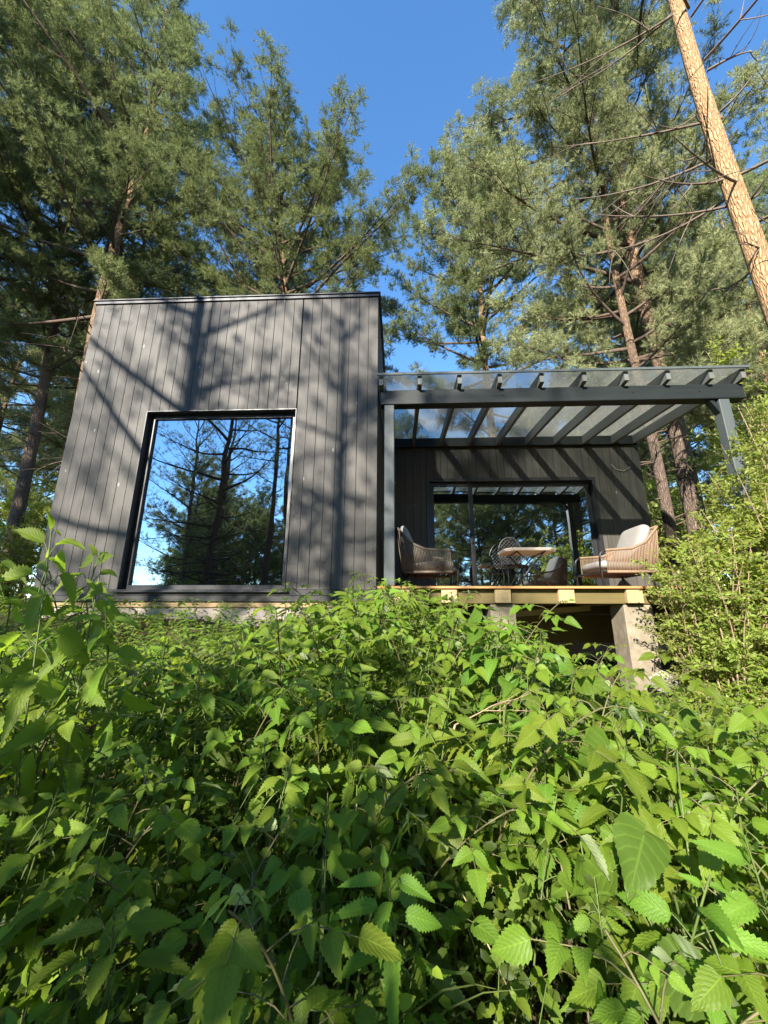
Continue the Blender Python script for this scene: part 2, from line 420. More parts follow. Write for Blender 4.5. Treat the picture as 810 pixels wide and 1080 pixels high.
def build_ground():
    a = np.concatenate([np.linspace(-400, -30, 14), np.linspace(-28, -6.5, 24), np.linspace(-6, 6, 61), np.linspace(6.5, 28, 24), np.linspace(30, 400, 14)])
    b = np.concatenate([np.linspace(-400, -30, 14), np.linspace(-28, -1.5, 28), np.linspace(-1, 6, 41), np.linspace(6.5, 30, 26), np.linspace(33, 400, 14)])
    X, Y = np.meshgrid(a, b)
    Z = ground_z(X, Y)
    V = np.stack([X, Y, Z], -1).reshape(-1, 3)
    nx, ny = len(a), len(b)
    i = np.arange(ny-1)[:, None]*nx; j = np.arange(nx-1)[None]
    F = np.stack([i+j, i+j+1, i+nx+j+1, i+nx+j], -1).reshape(-1, 4)
    m, nt, out = new_mat('forest_floor')
    n1 = noise(nt, coords(nt), 1.2, 6, 0.6); n2 = noise(nt, coords(nt), 22, 5, 0.7)
    c = ramp(nt, n1, [(0.3, (0.045, 0.034, 0.022)), (0.55, (0.07, 0.058, 0.03)), (0.75, (0.045, 0.065, 0.02))])
    c = mixc(nt, math_(nt, 'MULTIPLY', n2, 0.5), c, (0.10, 0.075, 0.045))
    principled(nt, out, c, 0.95, spec=0.1, bump=n2, bump_d=0.05, bump_s=0.8)
    o = mesh_obj('ground', V, F, m, smooth=True)
    tag(o, 'brown forest floor on the bank below and around the cabin', 'ground', kind='structure')
build_ground()

# ------------------------------------------------------------------ the house
XL, XR = -4.088, -0.085
ZB, ZT = 0.15, 4.30
WL, WR, WB, WT = -3.07, -1.13, 0.287, 2.549
DY = 2.25                      # plane of the deck wall
WX = 4.47                      # right end of the deck wall
DL, DR, DB, DT = 0.657, 3.636, 0.335, 2.393
house = empty('timber_cabin', HW(0, 0, 0), -TH,
              'black timber clad cabin with a tall square box, big picture window and lower deck wing', 'cabin')

def board_profile(x0, x1, yf=0.0):
    return [(x0, yf+0.022), (x0, yf+0.003), (x0+0.0025, yf), (x1-0.0025, yf), (x1, yf+0.003), (x1, yf+0.022)]
def clad_front(mb, xa, xb, za, zb, n, yf, hole=None):
    w = (xb-xa)/n
    for k in range(n):
        x0, x1 = xa+k*w+random.uniform(0.0008, 0.0022), xa+(k+1)*w-random.uniform(0.0008, 0.0022)
        t = random.random()
        if hole is None or x1 <= hole[0] or x0 >= hole[1]:
            mb.prism(board_profile(x0, x1, yf), 'z', za, zb, t); continue
        hl, hr, hb, ht = hole
        if x0 < hl-0.02: mb.prism(board_profile(x0, hl-0.001, yf), 'z', za, zb, t)
        if x1 > hr+0.02: mb.prism(board_profile(hr+0.001, x1, yf), 'z', za, zb, t)
        xa2, xb2 = max(x0, hl), min(x1, hr)
        if hb-za > 0.03: mb.prism(board_profile(xa2, xb2, yf), 'z', za, hb-0.001, t)
        if zb-ht > 0.03: mb.prism(board_profile(xa2, xb2, yf), 'z', ht+0.001, zb, t)

mb = MB()
clad_front(mb, XL, XR, 0.288, ZT-0.05, 31, 0.0, (WL, WR, WB, WT))
# right side of the box (faces the deck), boards standing proud of the wall
def clad_side(mb, xf, ya, yb, za, zb, n, sgn):
    w = (yb-ya)/n
    for k in range(n):
        y0, y1 = ya+k*w+0.002, ya+(k+1)*w-0.002
        p = [(xf-sgn*0.022, y0), (xf-sgn*0.006, y0), (xf, y0+0.005), (xf, y1-0.005), (xf-sgn*0.006, y1), (xf-sgn*0.022, y1)]
        mb.prism(p, 'z', za, zb)
clad_side(mb, XR-0.001, 0.025, 6.0, 0.288, ZT-0.05, 46, 1)
clad_side(mb, XL+0.001, 0.025, 6.0, 0.288, ZT-0.05, 46, -1)
clad_front(mb, -0.08, WX, 0.32, 3.10, 36, DY, (DL, DR, DB-0.03, DT))
clad_side(mb, WX-0.001, DY+0.025, 6.0, 0.32, 3.10, 29, 1)
mb.build('cladding', M['clad'], house)
mb = MB()
mb.box(XL-0.002, XR+0.002, -0.006, 0.03, 0.222, 0.286, bev=0.003)
mb.box(XL-0.004, XR+0.004, -0.014, 0.03, 0.152, 0.219, bev=0.003)
mb.build('skirt_board', M['clad_x'], house)
# structural walls behind the boards
mb = MB()
T = 0.2
def holed(mb, xa, xb, ya, yb, za, zb, h):
    hl, hr, hb, ht = h
    mb.box(xa, hl, ya, yb, za, zb); mb.box(hr, xb, ya, yb, za, zb)
    mb.box(hl, hr, ya, yb, za, hb); mb.box(hl, hr, ya, yb, ht, zb)
holed(mb, XL+0.024, XR-0.024, 0.024, 0.024+T, 0.16, ZT-0.06, (WL-0.002, WR+0.002, WB-0.002, WT+0.002))
mb.box(XL+0.024, XL+0.2, 0.226, 6.0, 0.16, ZT-0.06)
mb.box(XR-0.2, XR-0.024, 0.226, 6.0, 0.16, ZT-0.06)
mb.box(XL+0.202, XR-0.202, 5.8, 6.0, 0.16, ZT-0.06)
holed(mb, XR-0.02, WX-0.024, DY+0.024, DY+0.2, 0.16, 3.1, (DL-0.002, DR+0.002, 0.3, DT+0.002))
mb.box(WX-0.2, WX-0.024, DY+0.202, 6.0, 0.16, 3.1)
mb.box(XR, WX-0.202, 5.8, 6.0, 0.16, 3.1)
mb.build('wall', M['inside'], house)
mb = MB()
mb.box(XL+0.21, XR-0.21, 0.226, 5.79, 0.17, 0.27); mb.box(XR+0.01, WX-0.21, DY+0.205, 5.79, 0.17, 0.30)
mb.build('inner_floor', M['timber'], house)
mb = MB()
mb.box(XL-0.015, XR+0.015, -0.02, 6.02, ZT-0.048, ZT-0.008, bev=0.003)
mb.box(XL-0.03, XR+0.03, -0.035, 6.03, ZT-0.004, ZT+0.018, bev=0.004)
cap = mb.build('roof', M['cap'], house)
mb = MB()
mb.prism([(DY+0.03, 3.103), (DY+0.03, 3.16), (6.05, 3.40), (6.05, 3.103)], 'x', XR+0.02, WX+0.03)
mb.build('roof', M['cap'], house)

# picture window
def frame_ring(mb, l, r, b, t, w, y0, y1, bev=0.003):
    mb.box(l, r, y0, y1, b, b+w, bev=bev); mb.box(l, r, y0, y1, t-w, t, bev=bev)
    mb.box(l, l+w, y0, y1, b+w, t-w, bev=bev); mb.box(r-w, r, y0, y1, b+w, t-w, bev=bev)
mb = MB()
e = 0.012
frame_ring(mb, WL-e, WR+e, WB-e, WT+e, e, -0.012, 0.10, 0.002)      # thin lining standing just proud of the boards
win = mb.build('picture_window', M['frame'], house)
mb = MB(); frame_ring(mb, WL+0.002, WR-0.002, WB+0.002, WT-0.002, 0.055, 0.085, 0.155)
mb.build('frame', M['frame'], win)
mb = MB(); mb.box(WL+0.05, WR-0.05, 0.112, 0.132, WB+0.05, WT-0.05)
mb.build('pane', M['glass'], win)
mb = MB(); mb.prism([(-0.05, WB-0.032), (-0.05, WB-0.022), (-0.013, WB-0.013), (-0.013, WB-0.032)], 'x', WL-0.05, WR+0.05)
mb.build('sill', M['cap'], win)
mb = MB()                                                            # curtain drawn back inside
pts = [(WL+0.02+0.02*i, 0.40+0.03*math.sin(i*1.9)) for i in range(14)]
mb.prism(pts+[(x, y+0.006) for x, y in pts[::-1]], 'z', 0.3, 2.6)
mb.build('curtain', M['curtain'], win)

# sliding glass door of the deck wing
mb = MB()
frame_ring(mb, DL, DR, DB, DT, 0.06, DY-0.012, DY+0.16)
door = mb.build('sliding_door', M['frame'], house)
XM = 1.44
for (l, r, yo) in ((DL+0.062, XM+0.05, 0.055), (XM-0.05, DR-0.062, 0.10)):
    mb = MB(); frame_ring(mb, l, r, DB+0.062, DT-0.062, 0.075, DY+yo, DY+yo+0.042)
    sash = mb.build('sash', M['frame'], door)
    mb = MB(); mb.box(l+0.07, r-0.07, DY+yo+0.012, DY+yo+0.03, DB+0.13, DT-0.13)
    mb.build('pane', M['glass'], sash)
mb = MB(); mb.box(XM-0.012, XM+0.012, DY+0.02, DY+0.05, 1.22, 1.40, bev=0.004)
mb.build('handle', M['cap'], door)
# plinth under the box
mb = MB()
mb.box(XL+0.03, XR-0.03, 0.03, 5.9, -0.9, 0.085, bev=0.01)
pl = mb.build('plinth', M['plinth'], house)
for x in np.arange(XL+0.35, XR-0.1, 0.62):
    mb = MB(); a = np.linspace(0, 2*np.pi, 14, endpoint=False)
    mb.prism([(x+0.028*math.cos(q), -0.02+0.028*math.sin(q)) for q in a], 'y', 0.022, 0.04)
    mb.build('tie_plug', M['concrete'], pl)
mb = MB(); mb.box(XL+0.02, XR-0.02, 0.012, 0.2, 0.088, 0.149, bev=0.004)
mb.build('sole_batten', M['timber'], house)
mb = MB(); mb.box(XR+0.02, WX-0.05, DY+0.03, 5.9, -1.2, 0.155, bev=0.01)
mb.build('plinth', M['plinth'], house)

# ------------------------------------------------------------------ pergola
RX = [-0.035, 0.45, 0.95, 1.45, 1.965, 2.485, 2.99, 3.495, 4.005, 4.385]
def roof_z(y): return 2.94 + 0.09*(y+0.1)
perg = empty('pergola', HW(0, 0, 0), -TH, 'grey green timber pergola with a sloping glass roof over the deck', 'pergola')
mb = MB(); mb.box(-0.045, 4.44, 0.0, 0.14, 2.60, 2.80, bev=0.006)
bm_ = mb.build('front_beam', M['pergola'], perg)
for k, x in enumerate(np.linspace(0.7, 3.9, 5)):
    mb = MB(); mb.tube([(x, -0.008, 2.70), (x, 0.01, 2.70)], 0.008, 8)
    mb.build('bolt', M['cap'], bm_)
mb = MB(); mb.box(-0.06, WX-0.03, DY-0.075, DY-0.006, 2.985, 3.155, bev=0.005)
mb.build('wall_beam', M['pergola'], perg)
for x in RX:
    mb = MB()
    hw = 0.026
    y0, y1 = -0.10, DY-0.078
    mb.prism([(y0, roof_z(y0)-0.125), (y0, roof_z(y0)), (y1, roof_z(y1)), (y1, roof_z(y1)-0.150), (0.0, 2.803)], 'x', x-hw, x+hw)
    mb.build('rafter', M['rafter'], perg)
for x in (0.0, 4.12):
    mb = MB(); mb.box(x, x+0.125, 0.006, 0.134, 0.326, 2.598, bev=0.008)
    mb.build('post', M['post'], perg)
mb = MB()
mb.prism([(4.02, 2.597), (4.07, 2.597), (4.118, 2.52), (4.118, 2.42)], 'y', 0.03, 0.11)
mb.build('brace', M['pergola'], perg)
for k in range(len(RX)-1):
    mb = MB()
    x0, x1 = RX[k]+0.003, RX[k+1]-0.003
    if k == 0: x0 -= 0.05
    if k == len(RX)-2: x1 += 0.05
    y0, y1 = -0.13, DY-0.02
    mb.prism([(y0, roof_z(y0)+0.003), (y0, roof_z(y0)+0.015), (y1, roof_z(y1)+0.015), (y1, roof_z(y1)+0.003)], 'x', x0, x1)
    mb.build('glass_panel', M['roofglass'], perg)
mb = MB()
mb.box(-0.09, 4.44, -0.150, -0.132, roof_z(-0.13)-0.012, roof_z(-0.13)+0.022, bev=0.003)
mb.build('edge_strip', M['post'], perg)

# ------------------------------------------------------------------ deck
deck = empty('deck', HW(0, 0, 0), -TH, 'raised larch deck on concrete piers in front of the sliding door', 'deck')
mb = MB()
y = -0.10
while y < DY-0.16:
    mb.box(-0.07, 4.62, y, y+0.138, 0.292, 0.318, bev=0.003); y += 0.144
mb.build('deck_boards', M['deckboard'], deck)
for x in (0.20, 0.72, 1.30, 1.98, 2.70, 3.45, 4.2):
    mb = MB(); mb.box(x-0.085, x+0.085, -0.075, DY-0.02, 0.140, 0.290, bev=0.004)
    mb.build('beam', M['beamend'], deck)
mb = MB()
xs = [-0.06, 0.20, 0.72, 1.30, 1.98, 2.70, 3.45, 4.2, 4.60]
for k in range(len(xs)-1):
    a = xs[k]+(0.087 if k else 0); b = xs[k+1]-(0.087 if k < len(xs)-2 else 0)
    mb.box(a, b, -0.02, 0.03, 0.135, 0.2905, bev=0.003)
mb.build('rim_joist', M['joist'], deck)
mb = MB(); mb.box(-0.06, 4.60, 1.20, 1.26, -0.34, 0.02, bev=0.004); mb.box(-0.06, 4.6, 1.18, 1.32, 0.04, 0.135, bev=0.004)
bb = mb.build('cross_board', M['joist'], deck)
for x in np.linspace(1.4, 3.2, 8):
    mb = MB(); a = np.linspace(0, 2*np.pi, 10, endpoint=False)
    mb.prism([(x+0.012*math.cos(q), -0.10+0.012*math.sin(q)) for q in a], 'y', 1.19, 1.203)
    mb.build('bolt_hole', M['frame'], bb)
mb = MB(); mb.prism([(1.45, -0.02), (1.45, 0.05), (2.5, 0.132), (2.5, 0.07)], 'y', 0.55, 0.60)
mb.build('brace', M['beamend'], deck)
def pier(x0, x1, y0, y1, zt, zb, label, t=0.02):
    g = empty('concrete_pier', HW((x0+x1)/2, (y0+y1)/2, zb), -TH, label, 'pier', 'concrete piers under the deck')
    mb = MB(); w, d, h = (x1-x0)/2, (y1-y0)/2, zt-zb
    n = 1
    for k in range(n):      # board-marked lifts, slightly out of line with each other
        a, b = h*k/n, h*(k+1)/n
        dx = random.uniform(-0.004, 0.004)
        mb.box(-w+dx, w+dx, -d+dx, d, a+0.0005, b-0.0005, bev=0.004)
    mb.build('shaft', M['concrete'], g)
    mb = MB(); mb.box(-w*0.85, w*0.85, -d*0.85, d*0.85, h+0.0005, h+0.008)
    mb.build('bearing_pad', M['frame'], g)
    return g
pier(1.17, 1.44, 0.0, 0.30, 0.13, -1.2, 'square concrete pier in the middle of the deck front, half hidden by nettles')
pier(2.60, 2.90, 0.0, 0.30, 0.13, -1.2, 'sunlit concrete pier below the tan rope chair')
pier(4.02, 4.32, 0.0, 0.30, 0.13, -1.2, 'concrete pier under the right pergola post, hidden behind the leafy shrub')

# pale slab at the foot of the pier
mb = MB()
mb.prism([(-0.13, 0.0), (-0.16, 0.07), (-0.04, 0.16), (0.12, 0.13), (0.16, 0.02), (0.05, -0.03)], 'y', -0.05, 0.05)
o = mb.build('stone_slab', M['stone']); o.location = HW(2.78, -0.16, -0.68); o.rotation_euler = (0.5, 0.1, 0.3)
tag(o, 'pale broken stone slab leaning against the foot of the sunlit pier', 'stone')

# ------------------------------------------------------------------ deck furniture (seat front faces -x in local space)
def cushion_mesh(mb, w, d, h, mat_xform, n=12):
    """soft pillow: superellipsoid, width w (x), depth d (y), thickness h (z)"""
    us = np.linspace(-np.pi, np.pi, 28, endpoint=False); vs = np.linspace(-np.pi/2, np.pi/2, n)
    V = []
    sg = lambda a, p: np.sign(a)*np.abs(a)**p
    for v in vs:
        for u in us:
            V.append((w/2*sg(np.cos(v), 0.35)*sg(np.cos(u), 0.35), d/2*sg(np.cos(v), 0.35)*sg(np.sin(u), 0.35), h/2*sg(np.sin(v), 0.8)))
    V = [tuple(mat_xform @ Vector(p)) for p in V]
    k = len(us); fs = []
    for i in range(n-1):
        for j in range(k): fs.append((i*k+j, i*k+(j+1) % k, (i+1)*k+(j+1) % k, (i+1)*k+j))
    mb.add(V, fs)
def lounge_chair(name, loc, rz, label, rope):
    t = empty(name, loc, rz, label, 'armchair')
    W = 0.36
    top = lambda s: np.interp(s, [0, 0.10, 0.42, 0.60, 0.78], [0.47, 0.50, 0.52, 0.60, 0.80])
    xt = lambda s: s*1.0
    fr = MB()
    ss = np.linspace(0.06, 0.78, 14)
    for sy in (-1, 1):
        pts = [(0.02, sy*W, 0.012), (0.005, sy*W, 0.20), (0.005, sy*W, 0.36), (0.02, sy*W, 0.45), (0.055, sy*W, 0.485)]
        pts += [(xt(s), sy*(W+0.01), top(s)) for s in ss[1:]]
        fr.tube(pts, 0.0125, 8)
        fr.tube([(0.02, sy*W, 0.235), (0.40, sy*W, 0.225), (0.70, sy*W, 0.225)], 0.0125, 8)
        fr.tube([(0.62, sy*(W-0.04), 0.225), (0.68, sy*(W-0.04), 0.012)], 0.014, 8)
    fr.tube([(0.78, -W, 0.80), (0.80, 0, 0.815), (0.78, W, 0.80)], 0.0125, 8)
    fr.tube([(0.70, -W, 0.225), (0.71, 0, 0.225), (0.70, W, 0.225)], 0.0125, 8)
    fr.tube([(0.02, -W, 0.235), (0.02, W, 0.235)], 0.0125, 8)
    fr.build('frame', M['metal'], t, True)
    rp = MB()
    for sy in (-1, 1):
        for s in np.linspace(0.10, 0.76, 34):
            zb = 0.225; xb = np.interp(s, [0.1, 0.76], [0.09, 0.70])
            rp.tube([(xb, sy*W, zb), ((xb+xt(s))/2, sy*(W+0.012), (zb+top(s))/2), (xt(s), sy*(W+0.01), top(s))], 0.0062, 5, random.random())
        # wrapped rails
        rp.tube([(xt(s), sy*(W+0.01), top(s)) for s in np.linspace(0.09, 0.78, 16)], 0.017, 7, 0.8)
        rp.tube([(0.08, sy*W, 0.228), (0.70, sy*W, 0.226)], 0.018, 7, 0.8)
    for yy in np.linspace(-W+0.01, W-0.01, 36):
        rp.tube([(0.705, yy, 0.225), (0.755, yy, 0.52), (0.785, yy, 0.805)], 0.0062, 5, random.random())
    rp.tube([(0.78, -W, 0.80), (0.80, 0, 0.815), (0.78, W, 0.80)], 0.017, 7, 0.8)
    rp.build('rope_weave', rope, t, True)
    sl = MB()
    for x in np.linspace(0.06, 0.66, 9): sl.box(x-0.02, x+0.02, -W+0.014, W-0.014, 0.236, 0.252, bev=0.002)
    sl.build('seat_slats', M['slat'], t)
    cu = MB(); cushion_mesh(cu, 0.60, 0.64, 0.13, Matrix.Translation((0.33, 0, 0.32)) @ Matrix.Rotation(0.05, 4, 'Y'))
    cu.build('seat_cushion', M['cushion'], t, True)
    cu = MB(); cushion_mesh(cu, 0.50, 0.60, 0.15, Matrix.Translation((0.635, 0, 0.635)) @ Matrix.Rotation(R(-66), 4, 'Y'))
    cu.build('back_cushion', M['cushion2'], t, True)
    return t
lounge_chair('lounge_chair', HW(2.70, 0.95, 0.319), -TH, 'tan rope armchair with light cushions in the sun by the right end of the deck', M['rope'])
lounge_chair('lounge_chair', HW(0.93, 0.95, 0.319), -TH+math.pi, 'taupe rope armchair in the shade between the left post and the glass door', M['rope_shaded'])

# folding bistro table
tb = empty('bistro_table', HW(2.08, 1.50, 0.319), -TH, 'small folding table with bleached wooden top and crossed black legs', 'table')
mb = MB()
w, d, c = 0.37, 0.31, 0.10
octo = [(-w+c, -d), (w-c, -d), (w, -d+c), (w, d-c), (w-c, d), (-w+c, d), (-w, d-c), (-w, -d+c)]
mb.prism(octo, 'z', 0.615, 0.640)
mb.build('tabletop', M['tabletop'], tb)
mb = MB(); mb.prism([(x*0.985, y*0.985) for x, y in octo], 'z', 0.600, 0.6145)
mb.build('top_rim', M['tabletop'], tb)
for sy in (-1, 1):
    for sx in (-1, 1):
        mb = MB()
        mb.tube([(sx*0.30, sy*(0.26 - 0.02*(sx > 0)), 0.004), (sx*0.06, sy*(0.26-0.02*(sx > 0)), 0.32), (-sx*0.20, sy*(0.26-0.02*(sx > 0)), 0.598)], 0.0105, 8)
        mb.build('leg', M['metal'], tb, True)
for x, z in ((-0.30, 0.012), (0.30, 0.012), (-0.2, 0.588), (0.2, 0.588)):
    mb = MB(); mb.tube([(x, -0.25, z), (x, 0.25, z)], 0.009, 6); mb.build('stretcher', M['metal'], tb, True)

# ornate cast-iron chair behind the table
ic = empty('iron_chair', HW(2.0, 1.86, 0.319), -TH, 'black cast iron bistro chair with lattice back behind the table', 'chair')
mb = MB()
a = np.linspace(0, 2*np.pi, 24)
bx, bz = 0.19, 0.25
zc = 0.70
mb.tube([(bx*math.cos(q), 0.19, zc+bz*math.sin(q)) for q in a], 0.014, 7, cap=False)
for k in range(-5, 6):
    for s in (-1, 1):
        pts = []
        for q in np.linspace(-1, 1, 15):
            x = k*0.06+s*q*0.24; z = q*0.24
            if (x/bx)**2+(z/bz)**2 < 0.97: pts.append((x, 0.19+0.004*s, zc+z))
        if len(pts) > 1: mb.tube(pts, 0.0075, 5)
mb.build('backrest', M['iron'], ic, True)
mb = MB()
mb.prism([(0.2*math.cos(q), -0.02+0.2*math.sin(q)) for q in a[:-1]], 'z', 0.435, 0.452)
mb.build('seat', M['iron'], ic)
for sx in (-1, 1):
    for sy in (-1, 1):
        mb = MB(); mb.tube([(sx*0.15, sy*0.14, 0.434), (sx*0.14, sy*0.14, 0.25), (sx*0.18, sy*0.17, 0.004)], 0.012, 7)
        if sy > 0: mb.tube([(sx*0.15, 0.16, 0.44), (sx*0.16, 0.19, 0.58)], 0.011, 7)
        mb.build('leg', M['iron'], ic, True)

# loose cable on the deck wall
mb = MB()
pts = [(3.95, DY-0.012, 2.62), (4.02, DY-0.02, 2.52), (4.14, DY-0.03, 2.49), (4.26, DY-0.025, 2.55), (4.27, DY-0.02, 2.63), (4.20, DY-0.012, 2.66)]
pts = [HW(*p) for p in pts]
mb.tube(pts, 0.006, 6)
o = mb.build('cable', M['cable'], None, True)
tag(o, 'loose grey cable loop hanging on the black wall right of the glass door', 'cable')

# ------------------------------------------------------------------ pines
def tuft_batch(pos, dirs, tint, nn=15, length=0.17, nl=0.085, nw=0.013, seed=0):
    """needle shoots: every shoot has nn thin triangles around its axis"""
    g = np.random.default_rng(seed)
    n = len(pos)
    d = dirs/np.linalg.norm(dirs, axis=1, keepdims=True)
    ref = g.normal(size=(n, 3)); a = np.cross(d, ref); a /= np.linalg.norm(a, axis=1, keepdims=True); b = np.cross(d, a)
    ph = g.uniform(0, 2*np.pi, (n, nn)); s = g.uniform(0.0, 1.0, (n, nn))*length
    tilt = g.uniform(0.45, 1.35, (n, nn))*np.where(s > length*0.7, 0.55, 1.0)
    rad = np.cos(ph)[..., None]*a[:, None] + np.sin(ph)[..., None]*b[:, None]
    nd = np.cos(tilt)[..., None]*d[:, None] + np.sin(tilt)[..., None]*rad
    base = pos[:, None] + s[..., None]*d[:, None]
    side = np.cross(nd, g.normal(size=(n, nn, 3))); side /= np.linalg.norm(side, axis=2, keepdims=True)
    ln = nl*g.uniform(0.75, 1.25, (n, nn, 1))
    v0 = base - side*nw/2; v1 = base + side*nw/2; v2 = base + nd*ln
    V = np.stack([v0, v1, v2], 2).reshape(-1, 3)
    F = np.arange(len(V)).reshape(-1, 3)
    T = np.repeat(np.clip(tint[:, None] + g.normal(0, 0.10, (n, nn)), 0, 1), 3)
    return V, F, T

def bez(p0, p1, p2, n):
    t = np.linspace(0, 1, n)[:, None]
    return (1-t)**2*p0 + 2*t*(1-t)*p1 + t*t*p2

def pine_mesh(seed, H=21.0, r0=0.17, crown_z=8.5, R0=3.3, nlimb=46, dead=10, droop=0.0, dens=1.0, top_sharp=0.75,
              bark='bark', needle='needle', lean=(0, 0), tuft=1.0, dead_r=0.020, sub=9, side=None, nl=0.085, el0=-0.05, fpow=0.92):
    """returns an Empty with trunk, limbs and crown"""
    g = np.random.default_rng(seed)
    root = empty('pine_tree', (0, 0, 0))
    zs = np.linspace(-0.5, H, 26)
    wob = np.stack([0.10*np.sin(zs*0.45+g.uniform(0, 6))+lean[0]*zs, 0.10*np.sin(zs*0.37+g.uniform(0, 6))+lean[1]*zs, zs], 1)
    wob[:, :2] -= wob[1, :2]
    rad = r0*np.interp(zs, [-0.5, 0, 1.2, H*0.55, H], [1.45, 1.25, 1.0, 0.66, 0.06])
    V, F = tube_arrays(wob, rad, 14)
    tr = mesh_obj('trunk', V, F, M[bark], root, smooth=True)
    axis = lambda z: np.array([np.interp(z, zs, wob[:, 0]), np.interp(z, zs, wob[:, 1]), z])
    lb = Bag(); P, Dn, Tn = [], [], []
    up = np.array([0, 0, 1.0])
    for k in range(nlimb):
        f = (k+g.uniform(-0.4, 0.4))/nlimb; f = min(max(f, 0), 1)
        z = crown_z + (H-0.5-crown_z)*f**fpow
        az = k*2.399+g.uniform(-0.5, 0.5)
        prof = (0.62+0.38*min(1, f/0.22))*(1-f**2.2*0.9)**top_sharp
        ln = R0*prof*g.uniform(0.65, 1.15)
        if side is not None:                     # lopsided crown
            ln *= 1.0+0.45*math.cos(az-side)
        el = el0-droop*(1-f)+(0.9-el0)*f+g.uniform(-0.15, 0.2)
        d = np.array([math.cos(az)*math.cos(el), math.sin(az)*math.cos(el), math.sin(el)])
        p0 = axis(z); p2 = p0+d*ln+up*ln*g.uniform(0.02, 0.22)*(1-droop)
        p1 = p0+d*ln*0.55-up*ln*g.uniform(-0.02, 0.10)+g.normal(0, 0.08*ln, 3)
        C = bez(p0, p1, p2, 9)
        rr = np.linspace(0.018+0.011*ln, 0.006, 9)
        V, F = tube_arrays(C, rr, 6); lb.add(V, F)
        tint0 = 0.42+g.normal(0, 0.13)
        ns = max(3, int(sub*(0.5+0.5*ln/R0)+0.5))
        hdir = np.array([-math.sin(az), math.cos(az), 0])
        for j in range(ns+1):
            t = 0.30+0.70*(j+g.uniform(-0.3, 0.3))/ns if j < ns else 1.0
            t = min(t, 1.0); i = t*8; i0 = min(int(i), 7); q = C[i0]+(C[i0+1]-C[i0])*(i-i0)
            sgn = 1 if j % 2 else -1
            sd = d*g.uniform(0.5, 0.9)+hdir*sgn*g.uniform(0.35, 0.9)*(1.25-t)+up*g.uniform(-0.05, 0.5)
            if j == ns: sd = d+up*0.25
            sd /= np.linalg.norm(sd)
            sl = (0.28*ln*(1.15-0.6*t)+0.28)*g.uniform(0.7, 1.2)
            e = q+sd*sl+up*sl*(0.10-0.28*droop)
            S = bez(q, q+sd*sl*0.5+g.normal(0, 0.05, 3), e, 5)
            V, F = tube_arrays(S, np.linspace(0.011, 0.004, 5), 4); lb.add(V, F)
            m = max(4, int(dens*(9+15*sl)))
            nc = max(2, int(sl/0.26)); cen = np.clip(np.linspace(0.30, 1.0, nc)+g.normal(0, 0.06, nc), 0, 1)
            wh = g.integers(0, nc, m); tt = cen[wh]
            ii = np.minimum((tt*4).astype(int), 3); fr = (tt*4-ii)[:, None]
            cpos = S[ii]*(1-fr)+S[ii+1]*fr + (g.normal(0, 0.10, (nc, 3))+up*0.05)[wh]
            dr = sd[None]*0.45+g.normal(0, 0.8, (m, 3))+up*(0.45-0.5*droop)
            off = dr/np.linalg.norm(dr, axis=1, keepdims=True)*g.uniform(0.0, 0.17, (m, 1))
            P.append(cpos+off); Dn.append(dr)
            Tn.append(np.clip(tint0+g.normal(0, 0.14, nc)[wh]+g.normal(0, 0.07, m), 0, 1))
    for k in range(dead):
        z = g.uniform(crown_z*0.45, crown_z*1.02); az = g.uniform(0, 6.28)
        ln = g.uniform(0.5, 2.0)*R0/3.3; el = g.uniform(-0.35, 0.35)
        d = np.array([math.cos(az)*math.cos(el), math.sin(az)*math.cos(el), math.sin(el)])
        p0 = axis(z); C = bez(p0, p0+d*ln*0.5+up*0.06*ln, p0+d*ln-up*0.12*ln+g.normal(0, 0.12, 3), 7)
        V, F = tube_arrays(C, np.linspace(dead_r, 0.2*dead_r, 7), 5); lb.add(V, F)
        for j in range(3):
            q = C[g.integers(2, 6)]; e = q+d*0.4*ln*g.uniform(0.3, 1)+g.normal(0, 0.18*ln, 3)
            V, F = tube_arrays(bez(q, (q+e)/2+g.normal(0, 0.04, 3), e, 4), np.linspace(0.008, 0.003, 4), 4); lb.add(V, F)
    lb.build('limbs', M['limb'], root)
    P = np.concatenate(P); Dn = np.concatenate(Dn); Tn = np.concatenate(Tn)
    V, F, T = tuft_batch(P, Dn, Tn, 22, 0.12*tuft, nl*tuft, 0.0088*tuft, seed)
    mesh_obj('crown', V, F, M[needle], root, tint=T)
    return root

def place(o, x, y, rz=0.0, s=1.0, label=None, group=None, cat='pine', dz=0.0, sz=None):
    o.location = (x, y, float(ground_z(x, y))-0.05+dz)
    o.rotation_euler = (0, 0, rz); o.scale = (s, s, sz or s)
    return tag(o, label, cat, group)

# named pines seen above and beside the cabin
A = pine_mesh(11, H=21, r0=0.17, crown_z=7.4, R0=3.3, nlimb=60, dead=14, dens=2.6, tuft=1.0, top_sharp=0.6, side=2.74)
place(A, -7.55, 9.0, 0.4, 1.0, 'tall pine with a straight pale trunk rising behind the left edge of the black box')
B = pine_mesh(23, H=17.6, r0=0.18, crown_z=6.8, R0=4.3, nlimb=72, dead=12, dens=2.9, top_sharp=0.42, tuft=1.05, el0=0.3, fpow=0.8, lean=(-0.055, 0))
place(B, -2.65, 10.3, 0.0, 1.0, 'broad dense pine standing alone above the middle of the black box roof', sz=0.84)
C_ = pine_mesh(37, H=20.2, r0=0.19, crown_z=6.6, R0=4.3, nlimb=62, dead=10, dens=3.0, top_sharp=0.42, tuft=1.1, el0=0.2, fpow=0.8)
place(C_, 4.0, 13.2, 1.0, 1.0, 'dark green pine behind the cabin above the left part of the pergola', sz=0.92)
